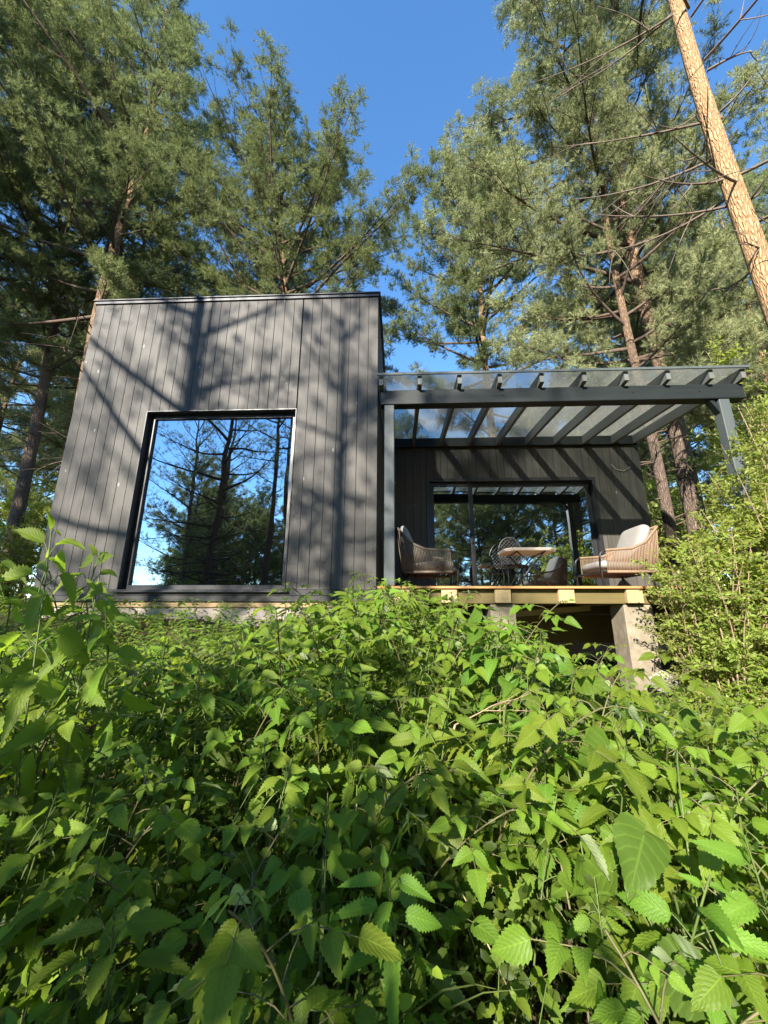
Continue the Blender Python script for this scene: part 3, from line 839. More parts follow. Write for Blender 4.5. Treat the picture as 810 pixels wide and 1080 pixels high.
E_ = pine_mesh(41, H=23, r0=0.19, crown_z=5.4, R0=3.4, nlimb=72, dead=10, dens=2.7, droop=0.25, needle='needle_pale', side=2.9, sub=11, tuft=0.95, top_sharp=0.45)
place(E_, 6.45, 8.0, 0.0, 1.0, 'huge pale feathery pine leaning its crown over the pergola, orange trunk behind the glass roof')
G_ = pine_mesh(59, H=16, r0=0.15, crown_z=4.6, R0=3.2, nlimb=46, dead=12, dens=2.4, tuft=1.05, needle='needle_pale')
PROTO = [A, B, C_, E_, G_]
def again(src, *a, **k):
    o = copy_tree(src); place(o, *a, **k); return o

place(G_, -4.6, 13.5, 0.7, 0.95, 'shorter pale pine peeping out low beside the broad pine above the box')
again(B, -9.95, 10.5, 1.3, 0.95, label='pine with a rough grey trunk at the left edge beside the box wall')
again(A, -12.2, 9.6, 2.2, 1.05, label='bushy pine filling the upper left corner of the picture')
again(E_, -10.4, 13.5, 1.8, 0.92, label='pale pine crown behind the bushy pine at the upper left')
again(A, 15.6, 14.2, 4.0, 0.98, label='dark pine behind the bare orange trunk at the right edge')
again(C_, 11.6, 15.5, 2.4, 0.95, label='pine standing between the pale feathery pine and the right edge')
again(G_, 5.45, 7.4, 2.5, 0.72, label='slim young pine with a thin pinkish trunk just right of the deck wing', sz=0.9)
# near pine with bare orange trunk
def bare_pine():
    root = pine_mesh(71, H=21, r0=0.145, crown_z=12.5, R0=3.0, nlimb=26, dead=0, bark='bark_orange', needle='needle_pale', dens=1.2)
    g = np.random.default_rng(5)
    lb = Bag()
    for k in range(26):
        z = g.uniform(5.2, 12.5); az = g.uniform(1.2, 5.6); ln = g.uniform(0.7, 2.6); el = g.uniform(-0.35, 0.25)
        if k < 8: az = g.uniform(2.4, 3.9); ln = g.uniform(1.6, 2.8)
        if k > 20: ln = g.uniform(0.15, 0.4)
        d = np.array([math.cos(az)*math.cos(el), math.sin(az)*math.cos(el), math.sin(el)])
        p0 = np.array([0, 0, z]); C = bez(p0, p0+d*ln*0.5-np.array([0, 0, 0.16*ln]), p0+d*ln+g.normal(0, 0.16, 3), 9)
        V, F = tube_arrays(C, np.linspace(0.022, 0.005, 9), 6); lb.add(V, F)
        for j in range(5 if ln > 0.6 else 0):
            q = C[g.integers(2, 8)]; e = q+d*0.35*ln*g.uniform(0.3, 1)+g.normal(0, 0.20*ln, 3)
            V, F = tube_arrays(bez(q, (q+e)/2+g.normal(0, 0.05, 3), e, 5), np.linspace(0.009, 0.003, 5), 5); lb.add(V, F)
    lb.build('dead_branches', M['deadlimb'], root, True)
    return root
place(bare_pine(), 5.10, 4.25, 0.0, 1.0, 'nearest pine with a bare sunlit orange trunk and dead branches at the right edge')

# pines behind the camera: they stripe the facade with shadow and show in the glass
FILL = []
FR = 'pines in front of the cabin seen only in the window glass'
K1 = pine_mesh(83, H=15, r0=0.15, crown_z=2.6, R0=2.7, nlimb=36, dead=12, dens=0.5, sub=7, tuft=1.1)
place(K1, -9.2, -9.2, 0.3, 1.0, 'pine reflected in the picture window', FR)
K2 = pine_mesh(84, H=14, r0=0.13, crown_z=7.0, R0=2.0, nlimb=18, dead=14, dens=0.5, sub=6, tuft=1.1)
place(K2, -5.6, -6.2, 0.3, 1.0, 'pine reflected in the picture window', FR)
K4 = pine_mesh(86, H=15, r0=0.13, crown_z=4.6, R0=3.6, nlimb=30, dead=34, dens=0.35, sub=6, tuft=1.0, dead_r=0.034)
place(K4, -6.95, -4.2, 0.8, 1.0, 'pine reflected in the picture window', FR)
K3 = pine_mesh(85, H=18, r0=0.15, crown_z=11.2, R0=1.8, nlimb=24, dead=10, dens=0.6, sub=7, tuft=1.1)
place(K3, -6.55, -10.8, 0.3, 1.0, 'pine reflected in the picture window', FR)
for (x, y, rz, s) in ((-7.4, -15.4, 1.0, 0.50), (-9.7, -15.2, 2.8, 0.60), (-12.3, -15.4, 4.2, 0.76), (-5.6, -15.2, 5.5, 0.46), (-15.2, -17.0, 0.5, 0.9), (-20, -27, 1.5, 0.95), (-23, -31, 3.5, 1.0)):
    again(G_, x, y, rz, s, label='dense pine reflected in the picture window', group='dense pines in front of the cabin seen only in the window glass')
for (x, y, rz, s) in ((-13.0, -12.5, 4.1, 1.1), (-15.5, -8.0, 3.0, 1.0)):
    again(K1, x, y, rz, s, label='pine reflected in the picture window', group=FR)
for (x, y, rz, s) in ((-12.5, -20, 2.2, 0.72), (-8.4, -19.5, 0.4, 0.70), (-15.5, -22, 1.4, 0.8), (-10.2, -22.5, 5.5, 0.78), (-5.6, -22, 5.0, 0.72), (-7.0, -25, 3.6, 0.8), (-17.5, -25, 2.9, 0.9)):
    again(G_, x, y, rz, s, label='dense pine reflected in the picture window', group='dense pines in front of the cabin seen only in the window glass')
for k in range(12):
    again(G_ if k % 2 else A, -26+2.6*k+0.5*math.sin(3*k), -33-3*math.cos(2.3*k), k*1.1, (0.9 if k % 2 else 0.7)+0.1*math.sin(5*k), label='dense pine reflected in the picture window', group='dense pines in front of the cabin seen only in the window glass')
for (x, y, rz, q) in ((-12.5, -15, 0.2, 1.3), (-9.6, -16.5, 1.4, 1.3), (-7.0, -17, 2.8, 1.2), (-5.2, -15.5, 4.0, 1.1), (-14.5, -18, 5.0, 1.5), (-6.4, -21, 0.9, 1.6), (-10.8, -23, 2.2, 1.7), (-15, -15.5, 3.3, 1.4), (-17.5, -20, 1.1, 1.7), (-21, -26, 4.4, 2.2), (-18.6, -23, 0.4, 2.0), (-12.6, -19, 5.2, 1.6), (-8.6, -18.5, 0.1, 1.4)):
    FILL.append((x, y, rz, q))
# tall trees standing on both sides of the clearing
for (x, y, rz) in ((-14, 2, 0.1), (-17, -3, 1.2), (-13.5, 6, 2.2), (13.5, 2, 3.1), (12, -4, 4.0), (16, 6, 0.7), (9.5, -8, 5.1), (19, -2, 2.6), (14.5, -9, 1.9), (-20, 4, 4.4), (21, 10, 3.3)):
    again(A, x, y, rz, 0.95, label='tall pine at the side of the clearing, outside the picture', group='pines at the sides of the clearing')
FD = 'pines in front of the cabin seen only in the door glass'
for (x, y, rz, s) in ((4.2, -12.5, 0.6, 1.0), (7.5, -15, 2.0, 1.1), (10.5, -11, 1.0, 1.0), (2.2, -19, 3.0, 0.9), (12, -19, 4.0, 1.1), (6, -25, 0.3, 1.0), (10, -30, 2.7, 1.1), (15, -27, 2.0, 1.1), (3, -24, 1.0, 0.9), (5.5, -17, 3.3, 0.9), (8.6, -21, 2.2, 1.0)):
    again(G_, x, y, rz, s, label='pine reflected in the sliding glass door', group=FD)

# the wood behind
BG = 'pines of the wood far behind the cabin'
g = np.random.default_rng(99)
spots = []
tries = 0
while len(spots) < 46 and tries < 4000:
    tries += 1
    x = g.uniform(-34, 36); y = g.uniform(13, 40)
    if abs(x) < 0.30*y+1 and y < 24: continue
    if any((x-a)**2+(y-b)**2 < 9 for a, b in spots): continue
    if min((x-a)**2+(y-b)**2 for a, b in ((-7.9, 9), (-3, 10.3), (4, 13.2), (6.4, 8), (-10, 10.5), (15.6, 14.2), (11.6, 15.5), (-10.4, 13.5), (-4.6, 13.5))) < 7: continue
    spots.append((x, y))
for (x, y) in spots:
    src = PROTO[g.integers(0, 5)]
    tall = 0.95 if abs(x) > 0.55*y else 0.62
    again(src, x, y, g.uniform(0, 6.28), tall*g.uniform(0.85, 1.1), label='pine in the wood far behind the cabin', group=BG)

# ------------------------------------------------------------------ broadleaf shrubs
def leafy(name, seed, H, spread, nstem, nleaf, leaf, mat, lean=(0, 0), low=0.1, stem_r=0.014):
    g = np.random.default_rng(seed)
    root = empty(name, (0, 0, 0))
    sb = Bag(); P, Dn = [], []
    for k in range(nstem):
        az = g.uniform(0, 6.28); rr = spread*g.uniform(0.25, 1.0); h = H*g.uniform(0.55, 1.0)
        p0 = np.array([g.normal(0, 0.07), g.normal(0, 0.07), -0.1])
        p2 = np.array([math.cos(az)*rr+lean[0]*h, math.sin(az)*rr+lean[1]*h, h])
        p1 = p0*0.4+p2*0.35+np.array([0, 0, h*0.42])+g.normal(0, 0.1, 3)
        C = bez(p0, p1, p2, 12)
        V, F = tube_arrays(C, np.linspace(stem_r, 0.003, 12), 6); sb.add(V, F)
        nb = int(6+8*h/H)
        for j in range(nb):
            t = g.uniform(low, 1.0); q = C[min(int(t*11), 10)]
            d = g.normal(0, 1, 3); d[2] = abs(d[2])*0.5+0.1; d /= np.linalg.norm(d)
            bl = H*0.20*g.uniform(0.5, 1.3)*(1.15-0.5*t)
            e = q+d*bl; S = bez(q, q+d*bl*0.5+g.normal(0, 0.05*bl, 3), e-np.array([0, 0, 0.08*bl]), 6)
            V, F = tube_arrays(S, np.linspace(0.005, 0.0015, 6), 4); sb.add(V, F)
            m = max(6, int(nleaf/(nstem*nb)))
            tt = g.uniform(0.1, 1.0, m)*4.999; ii = tt.astype(int); fr = (tt-ii)[:, None]
            pos = S[ii]*(1-fr)+S[ii+1]*fr
            P.append(pos+g.normal(0, 0.02*H/2.4, (m, 3))); Dn.append(d[None]*0.6+g.normal(0, 0.7, (m, 3)))
    sb.build('stems', M['twig'], root, True)
    P = np.concatenate(P); Dn = np.concatenate(Dn)
    V, F, U, T = leaf_batch(P, Dn, leaf, g)
    mesh_obj('foliage', V, F, mat, root, uv=U, tint=T)
    return root

def leaf_batch(P, Dn, leaf, g, flat=0.55, wid=0.46, tint=None):
    """folded, pointed oval leaves: 2 x 3 quads"""
    n = len(P)
    d = Dn/np.linalg.norm(Dn, axis=1, keepdims=True)
    nrm = g.normal(0, 1, (n, 3))*(1-flat)+np.array([-0.3, -0.65, 0.85])*flat*1.6
    s = np.cross(nrm, d); s /= np.linalg.norm(s, axis=1, keepdims=True)+1e-9
    nr = np.cross(d, s)
    ln = leaf*g.uniform(0.55, 1.25, n)[:, None]
    ts = [0, 0.30, 0.68, 1.0]; ws = [0.04, 0.95, 0.80, 0.03]; cv = [0, 0.03, 0.0, -0.14]
    rows = []; us = []
    for t, w, c in zip(ts, ws, cv):
        m = P+d*ln*t+nr*ln*c
        for sg in (-1, 0, 1):
            rows.append(m+s*sg*ln*wid*0.5*w+nr*ln*0.10*w*abs(sg))
            us.append((t, 0.5+0.5*sg*w))
    V = np.stack(rows, 1).reshape(-1, 3)
    U = np.tile(np.array(us), (n, 1))
    q = []
    for i in range(3):
        for j in range(2): q.append((i*3+j, (i+1)*3+j, (i+1)*3+j+1, i*3+j+1))
    F = (np.array(q)[None]+(np.arange(n)*12)[:, None, None]).reshape(-1, 4)
    T = np.repeat(np.clip(g.normal(0.5, 0.25, n) if tint is None else tint, 0, 1), 12)
    return V, F, U, T

S1 = leafy('leafy_shrub', 3, 3.0, 0.85, 18, 9000, 0.072, M['shrubleaf'], lean=(0.03, 0))
place(S1, 3.55, 3.8, 0.3, 0.78, 'bright small leaved shrub hiding the foot of the right pergola post', cat='shrub')
S2 = leafy('leafy_shrub', 4, 4.6, 1.3, 18, 10500, 0.078, M['shrubleaf'], lean=(-0.08, -0.03), low=0.3)
place(S2, 5.6, 5.0, 1.3, 1.0, 'taller leafy shrub arching over the right end of the pergola beam', cat='shrub')
def shrub_again(src, x, y, rz, s, label, group=None):
    o = copy_tree(src); return place(o, x, y, rz, s, label, group, cat='shrub')
shrub_again(S1, 4.75, 3.5, 2.2, 1.0, 'leafy shrub at the right edge in front of the pergola post')
shrub_again(S1, 2.98, 4.0, 4.2, 0.50, 'low leafy bush against the right side of the sunlit pier')
shrub_again(S2, 3.98, 3.92, 5.0, 0.66, 'thin leafy sapling climbing in front of the right pergola post')
shrub_again(S2, 6.9, 6.6, 3.0, 0.95, 'leafy sapling between the slim pine and the right pergola post')
shrub_again(S1, 3.12, 3.72, 0.9, 0.66, 'rounded bright bush just right of the sunlit pier foot')
shrub_again(S2, 8.6, 7.8, 2.0, 1.15, 'sunny leafy tree behind the pergola at the right edge')
shrub_again(S1, -2.0, -2.3, 1.0, 1.2, 'leafy shrub behind the viewer shading the lower left nettles')  # out of view, put in to cast shade on the lower left
for (x, y, rz, q) in FILL: shrub_again(S2, x, y, rz, q, 'bush at the foot of the pines reflected in the picture window', 'bushes in front of the cabin seen only in the window glass')
shrub_again(S1, -1.0, -2.6, 2.6, 1.02, 'leafy shrub behind the viewer shading the bottom of the foreground')  # second unseen bush, added to darken the bottom foreground
UG = 'bushes of the undergrowth behind the cabin'
for (x, y, s) in ((-8.4, 11.5, 0.8), (-6.6, 8.5, 0.55), (-11.5, 12, 0.9), (-9.6, 15, 1.0), (-14, 13, 1.0), (-17, 16, 1.2), (-6.0, 17, 1.0), (-12, 19, 1.2),
                  (7.2, 10.5, 0.9), (9.2, 12.5, 1.0), (11.5, 10, 0.95), (6.6, 13.5, 0.9), (13, 13.5, 1.1), (8.4, 17, 1.2), (12, 19, 1.3), (16, 12, 1.1), (18, 18, 1.3), (-20, 17, 1.6), (-25, 21, 2.0), (-17, 23, 2.0), (-29, 18, 2.0), (-22, 28, 2.4), (-33, 27, 2.6), (11, 25, 2.0), (15, 24, 2.0), (19, 27, 2.3), (24, 23, 2.2), (8, 29, 2.2), (22, 15, 1.7), (28, 28, 2.6), (13, 33, 2.6), (-12.6, 14.0, 1.2), (-9.4, 10.0, 0.6), (10.7, 13.7, 1.4)):
    shrub_again(S2 if (x*7 % 2) > 1 else S1, x, y, x*3.1, s*(1.0 if (x*7 % 2) > 1 else 1.4), 'green bush in the undergrowth behind the cabin', UG)

# ------------------------------------------------------------------ nettles, raspberry canes and other plants of the bank
def leaf_shape(n_t, L_, W_, serr, p0, d, up, g, curve=0.35, fold=0.22, base_round=0.35, twist=0.0, cord=0.0):
    """one toothed leaf: rows along the midrib, edge vertices alternate tooth tip / notch"""
    d = d/np.linalg.norm(d)
    s = np.cross(up, d); s /= np.linalg.norm(s)+1e-9
    nr = np.cross(d, s)
    if twist:
        s, nr = s*math.cos(twist)+nr*math.sin(twist), nr*math.cos(twist)-s*math.sin(twist)
    rows = 2*n_t+2
    t = np.linspace(0, 1, rows)
    w = (np.sin(np.pi*np.clip(t, 0, 1)**(0.5+0.35*(1-base_round)))**0.85)*(1-0.25*t)
    w = w/w.max()*W_/2; w[-1] = 0.0003; w[0] = 0.0006
    w = w*np.where(np.arange(rows) % 2 == 0, 1.0+serr, 1.0-serr); w[0] = 0.0006
    sh = np.where(np.arange(rows) % 2 == 0, 0.35, -0.10)*(L_/rows)
    ang = -curve*t*1.6
    cx = np.concatenate([[0], np.cumsum(np.cos(ang[:-1])*L_/(rows-1))]); cz = np.concatenate([[0], np.cumsum(np.sin(ang[:-1])*L_/(rows-1))])
    V, U = [], []
    wav = g.uniform(0, 6.28)
    for i in range(rows):
        m = p0+d*cx[i]+nr*cz[i]
        rip = 0.05*W_*math.sin(9*t[i]+wav)
        cb = -cord*L_*math.exp(-(t[i]/0.10)**2)
        V += [m-s*w[i]+d*(sh[i]+cb)+nr*(w[i]*fold*2+rip), m-s*w[i]*0.5+nr*(w[i]*fold*1.25-rip*0.3)+d*cb*0.4, m,
              m+s*w[i]*0.5+nr*(w[i]*fold*1.25+rip*0.3)+d*cb*0.4, m+s*w[i]+d*(sh[i]+cb)+nr*(w[i]*fold*2-rip)]
        U += [(t[i], 0), (t[i], 0.25), (t[i], 0.5), (t[i], 0.75), (t[i], 1)]
    V = np.array(V); U = np.array(U)
    i = np.arange(rows-1)[:, None]*5; j = np.arange(4)[None]
    F = np.stack([i+j, i+5+j, i+5+j+1, i+j+1], -1).reshape(-1, 4)
    return V, F, U

UPV = np.array([0, 0, 1.0])
SUNUP = np.array([-0.36, -0.78, 0.80]); SUNUP /= np.linalg.norm(SUNUP)    # leaves turn their faces to the light
TIP = {}
def nettle(seed, H=1.0, flowers=True, sparse=0.14):
    g = np.random.default_rng(seed)
    root = empty('nettle', (0, 0, 0))
    sb, lf = Bag(), Bag(); fl = sb
    ln = g.normal(0, 0.09, 2)
    P = bez(np.array([0, 0, -0.1]), np.array([ln[0]*0.2, ln[1]*0.2, H*0.55]), np.array([ln[0], ln[1], H]), 20)
    V, F = tube_arrays(P, np.linspace(0.0042, 0.0016, 20), 5); sb.add(V, F)
    z, k = sparse, 0
    phi0 = g.uniform(0, 6.28)
    while z < 0.985:
        q = P[0]+(P[-1]-P[0])*0
        i = min(z*19, 18.99); i0 = int(i); q = P[i0]+(P[i0+1]-P[i0])*(i-i0)
        big = math.exp(-((z-0.72)/0.26)**2)
        LL = 0.036+0.086*big
        if z > 0.95: LL = 0.036
        for s in (0, 1):
            az = phi0+k*math.pi/2+s*math.pi+g.uniform(-0.3, 0.3)
            h = np.array([math.cos(az), math.sin(az), 0])
            pl = 0.35*LL*g.uniform(0.8, 1.2)
            rise = 0.45+0.9*max(0, z-0.85)/0.15
            e = q+h*pl*math.cos(rise)+UPV*pl*math.sin(rise)
            V, F = tube_arrays(bez(q, (q+e)/2+UPV*0.003, e, 4), np.linspace(0.0014, 0.0009, 4), 4); sb.add(V, F)
            el = g.uniform(-0.55, 0.10)+1.0*max(0, z-0.86)/0.14
            d = h*math.cos(el)+UPV*math.sin(el)
            V, F, U = leaf_shape(13, LL*g.uniform(0.85, 1.15), LL*g.uniform(0.31, 0.43), 0.13, e, d+0.35*np.array([-0.2, -0.4, -0.6]), SUNUP*0.75+UPV*0.25+g.normal(0, 0.36, 3), g,
                                 curve=g.uniform(0.2, 0.65), fold=g.uniform(0.08, 0.3), base_round=0.7)
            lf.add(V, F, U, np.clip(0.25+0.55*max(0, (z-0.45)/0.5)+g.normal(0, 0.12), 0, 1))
            if flowers and 0.6 < z < 0.93 and g.random() < 0.6:
                f0 = q+h*0.006; f1 = q+h*0.045*g.uniform(0.6, 1.3)-UPV*0.035*g.uniform(0.5, 1.4)
                V, F = tube_arrays(bez(f0, (f0+f1)/2+UPV*0.012, f1, 6), [0.0006, 0.0022, 0.0016, 0.0024, 0.0018, 0.0008], 4); fl.add(V, F)
        z += (0.060 if z < 0.8 else 0.032)*g.uniform(0.8, 1.2)/H
        k += 1
    sb.build('stem', M['stem'], root, True)
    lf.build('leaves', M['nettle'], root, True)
    TIP[root.name] = ln
    return root

def raspberry(seed, Ln=1.1, arch=0.35):
    g = np.random.default_rng(seed)
    root = empty('raspberry_cane', (0, 0, 0))
    sb, lf = Bag(), Bag()
    az0 = g.uniform(0, 6.28); hd = np.array([math.cos(az0), math.sin(az0), 0])
    P = bez(np.array([0, 0, -0.1]), np.array([0, 0, 0.0])+UPV*Ln*0.72+hd*0.04, hd*arch+UPV*Ln*0.93, 22)
    V, F = tube_arrays(P, np.linspace(0.0048, 0.0018, 22), 5); sb.add(V, F)
    z, k = 0.22, 0
    while z < 1.0:
        i = min(z*21, 20.99); i0 = int(i); q = P[i0]+(P[i0+1]-P[i0])*(i-i0)
        az = k*2.4+g.uniform(-0.4, 0.4); h = np.array([math.cos(az), math.sin(az), 0])
        sc = (0.65+0.5*math.exp(-((z-0.7)/0.3)**2))*(0.55 if z > 0.95 else 1)*g.uniform(0.85, 1.15)
        pl = 0.075*sc; e = q+(h*0.85+UPV*0.45)*pl
        rach = h*0.93+UPV*g.uniform(-0.45, 0.1); rach /= np.linalg.norm(rach)
        pts = [q, (q+e)/2+UPV*0.006, e, e+rach*0.035*sc, e+rach*0.07*sc]
        V, F = tube_arrays(np.array(pts), np.linspace(0.0016, 0.0008, 5), 4); sb.add(V, F)
        sd = np.cross(UPV, rach); sd /= np.linalg.norm(sd)
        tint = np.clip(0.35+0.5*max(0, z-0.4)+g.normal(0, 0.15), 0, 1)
        leaflets = [(0.07, rach, 0.069)]
        for s in (-1, 1):
            leaflets.append((0.03, rach*0.45+sd*s*0.9, 0.054))
            if g.random() < 0.45: leaflets.append((0.002, rach*0.25+sd*s, 0.044))
        upn = SUNUP*0.8+UPV*0.25+h*0.2+g.normal(0, 0.34, 3)
        for o, d, LL in leaflets:
            LL *= sc
            V, F, U = leaf_shape(9, LL, LL*g.uniform(0.52, 0.62), 0.075, e+rach*o*sc, d-UPV*g.uniform(0.0, 0.55), upn+g.normal(0, 0.15, 3), g,
                                 curve=g.uniform(0.1, 0.45), fold=g.uniform(0.05, 0.22), base_round=0.85)
            lf.add(V, F, U, np.clip(tint+g.normal(0, 0.06), 0, 1))
        z += 0.041*g.uniform(0.8, 1.25)/Ln; k += 1
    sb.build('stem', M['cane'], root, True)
    lf.build('leaves', M['bramble'], root, True)
    TIP[root.name] = P[-1][:2]
    return root

def broadleaf(seed, H=0.7, n=9, size=0.105):
    g = np.random.default_rng(seed)
    root = empty('broadleaf_plant', (0, 0, 0))
    sb, lf = Bag(), Bag()
    for k in range(n):
        az = k*2.4+g.uniform(-0.4, 0.4); h = np.array([math.cos(az), math.sin(az), 0])
        hh = H*g.uniform(0.55, 1.05); sp = g.uniform(0.08, 0.26)
        e = h*sp+UPV*hh
        V, F = tube_arrays(bez(np.array([0, 0, -0.08]), h*sp*0.1+UPV*hh*1.0, e, 10), np.linspace(0.0036, 0.0018, 10), 5); sb.add(V, F)
        el = g.uniform(-0.5, -0.1); d = h*math.cos(el)+UPV*math.sin(el)
        LL = size*g.uniform(0.7, 1.15)
        V, F, U = leaf_shape(11, LL, LL*g.uniform(0.78, 0.92), 0.03, e, d, SUNUP+g.normal(0, 0.25, 3), g, curve=g.uniform(0.15, 0.6),
                             fold=g.uniform(0.03, 0.15), base_round=1.0, cord=0.16)
        lf.add(V, F, U, np.clip(g.normal(0.5, 0.2), 0, 1))
    sb.build('stem', M['stem'], root, True)
    lf.build('leaves', M['broad'], root, True)
    return root

def fern(seed, n=6, Ln=0.55):
    g = np.random.default_rng(seed)
    root = empty('fern', (0, 0, 0))
    sb = Bag(); P, Dn = [], []; LW = []
    lf = Bag()
    for k in range(n):
        az = k*6.28/n+g.uniform(-0.3, 0.3); h = np.array([math.cos(az), math.sin(az), 0])
        C = bez(np.array([0, 0, 0.0]), h*Ln*0.25+UPV*Ln*0.75, h*Ln*0.75+UPV*Ln*0.62, 26)
        V, F = tube_arrays(C, np.linspace(0.003, 0.0008, 26), 4); sb.add(V, F)
        for i in range(5, 26):
            t = i/25; tan = C[min(i+1, 25)]-C[i-1]; tan /= np.linalg.norm(tan)
            s = np.cross(UPV, tan); s /= np.linalg.norm(s)
            LL = Ln*0.27*math.sin(math.pi*min(1, (t-0.1)*0.95+0.12))**0.8+0.006
            for sg in (-1, 1):
                V, F, U = leaf_shape(6, LL, LL*0.085+0.003, 0.25, C[i], s*sg+tan*0.35-UPV*0.15, UPV, g, curve=0.2, fold=0.05)
                lf.add(V, F, U, np.clip(g.normal(0.6, 0.15), 0, 1))
    sb.build('stem', M['stem'], root, True)
    lf.build('fronds', M['fern'], root, True)
    return root

M['weed'] = leaf_mat('weed_leaf', (0.085, 0.125, 0.014), (0.21, 0.28, 0.030), (0.16, 0.21, 0.06), (0.44, 0.58, 0.03), veins=False, rough=0.5)
def weed(seed, H=1.0):
    g = np.random.default_rng(seed)
    root = empty('leafy_weed', (0, 0, 0))
    sb = Bag(); P, Dn = [], []
    for k in range(7):
        az = g.uniform(0, 6.28); h = H*g.uniform(0.65, 1.0); r = g.uniform(0.04, 0.20)
        C = bez(np.array([0, 0, -0.1]), np.array([0.2*r*math.cos(az), 0.2*r*math.sin(az), h*0.6]), np.array([r*math.cos(az), r*math.sin(az), h]), 14)
        V, F = tube_arrays(C, np.linspace(0.0028, 0.0009, 14), 4); sb.add(V, F)
        for j in range(42):
            t = g.uniform(0.25, 1.0); q = C[min(int(t*13), 12)]
            d = g.normal(0, 1, 3)*np.array([1, 1, 0.35]); d /= np.linalg.norm(d)
            e = q+d*g.uniform(0.01, 0.06)
            P.append(e); Dn.append(d+np.array([0, 0, -0.15]))
    sb.build('stem', M['stem'], root, True)
    P = np.array(P); Dn = np.array(Dn)
    V, F, U, T = leaf_batch(P, Dn, 0.034, g, flat=0.5, wid=0.6)
    mesh_obj('leaves', V, F, M['weed'], root, uv=U, tint=T)
    return root
NET = [nettle(100+i, 1.0) for i in range(8)]
RAS = [raspberry(200+i, 1.05, 0.18+0.05*i) for i in range(7)]
BRO = [broadleaf(300+i) for i in range(3)]
FER = [fern(400)]
WEE = [weed(500+i) for i in range(4)]
used = set()
def plant(kind, x, y, top, rz, label, group=None, lean=None, s=None, cat=None):
    src = kind[random.randrange(len(kind))]
    rz = ((rz+math.pi) % (2*math.pi)-math.pi)*0.22
    if group is None and src.name in TIP:          # named plants: the tip is to stand at (x, y)
        t = TIP[src.name]; q = s or 1.0
        x -= q*(t[0]*math.cos(rz)-t[1]*math.sin(rz)); y -= q*(t[0]*math.sin(rz)+t[1]*math.cos(rz))
        lean = lean or (0, 0)
    if id(src) in used: o = copy_tree(src)
    else: o = src; used.add(id(src))
    gz = float(ground_z(x, y))
    h = 0.7 if kind is BRO else (0.45 if kind is FER else 1.0)
    sc = max(0.35, (top-gz)/h)
    sxy = min(1.0, max(0.62, sc)) if s is None else s
    o.location = (x, y, gz)
    o.scale = (sxy, sxy, sc)
    l = lean or (random.gauss(0, 0.09), random.gauss(0, 0.09))
    o.rotation_euler = (l[0], l[1], rz)
    if 'category' in o: del o['category']
    c = cat or {id(NET): 'nettle', id(RAS): 'raspberry', id(BRO): 'plant', id(FER): 'fern', id(WEE): 'weed'}[id(kind)]
    if 'group' in o: del o['group']
    return tag(o, label, c, group)

GN, GRS, GB = 'nettles massed on the bank', 'raspberry canes massed on the bank', 'broad leaved plants on the bank'
LN = 'nettle among the dense green mass on the bank below the cabin'
LR = 'raspberry cane among the dense green mass on the bank below the cabin'
LBp = 'broad leaved plant low in the green mass at the lower right'
# named ones first
plant(NET, -0.72, 1.05, 0.02, 0.9, 'lower nettle right of the tall left group, before the skirt of the box', s=0.95)
plant(NET, -0.98, 0.98, 0.19, 5.2, 'second tallest nettle of the left group, close to the left edge', s=1.0)
plant(NET, -0.84, 1.16, 0.18, 1.9, 'nettle behind the tallest left nettle, its tip against the black boards', s=1.0)
plant(NET, -0.80, 1.12, 0.10, 2.5, 'nettle with drooping flower strings right of the tallest left nettle', s=0.95)
plant(NET, -0.92, 0.90, 0.00, 3.5, 'nettle in front of and below the tallest left nettle', s=0.95)
plant(NET, 0.16, 2.2, 0.16, 4.0, 'sunlit nettle just right of the tallest middle nettle, before the deck corner', s=0.9)
plant(NET, -0.20, 2.1, 0.13, 5.0, 'sunlit nettle just left of the tallest middle nettle, before the right end of the plinth', s=0.9)
plant(NET, -0.88, 1.02, 0.24, 0.5, 'tall nettle standing before the lower left corner of the black box', s=0.95)
plant(NET, -1.0, 1.08, 0.12, 1.5, 'leaning nettle at the very left edge beside the tallest left nettle', s=0.95)
plant(NET, 0.02, 2.05, 0.20, 0.2, 'tall sunlit nettle whose tip stands before the left pergola post', s=0.9)
plant(NET, -0.52, 2.15, 0.10, 1.0, 'pale sunlit nettle tip standing in front of the concrete plinth', s=0.8)
plant(NET, -0.40, 0.72, -0.42, 0.7, 'big dark nettle at the lower left corner', s=1.0)
plant(NET, -0.66, 0.92, -0.34, 2.1, 'half shaded nettle with long leaves above the big lower left nettle', s=1.0)
plant(NET, -0.12, 0.98, -0.37, 0.4, 'bright nettle with a star shaped tip in the middle of the foreground', s=0.85)
plant(RAS, 0.31, 0.68, -0.40, 0.0, 'bright raspberry leaves at the bottom right of centre', s=0.95)
plant(RAS, 0.28, 0.98, -0.38, 1.2, 'sunlit raspberry cane with one hanging pointed leaf at the centre right', s=0.9)
plant(BRO, 0.52, 0.72, -0.44, 0.3, 'dark plant with very broad leaves in the lower right corner', s=0.95)
plant(BRO, 0.62, 0.95, -0.33, 1.7, 'broad leaved plant with pale upturned leaf backs at the right', s=1.0)
plant(FER, 0.62, 1.55, -0.30, 0.4, 'small bright fern in a gap right of the centre')
plant(FER, 0.80, 1.75, -0.33, 1.4, 'second fern further back, nearer to the sunlit pier')

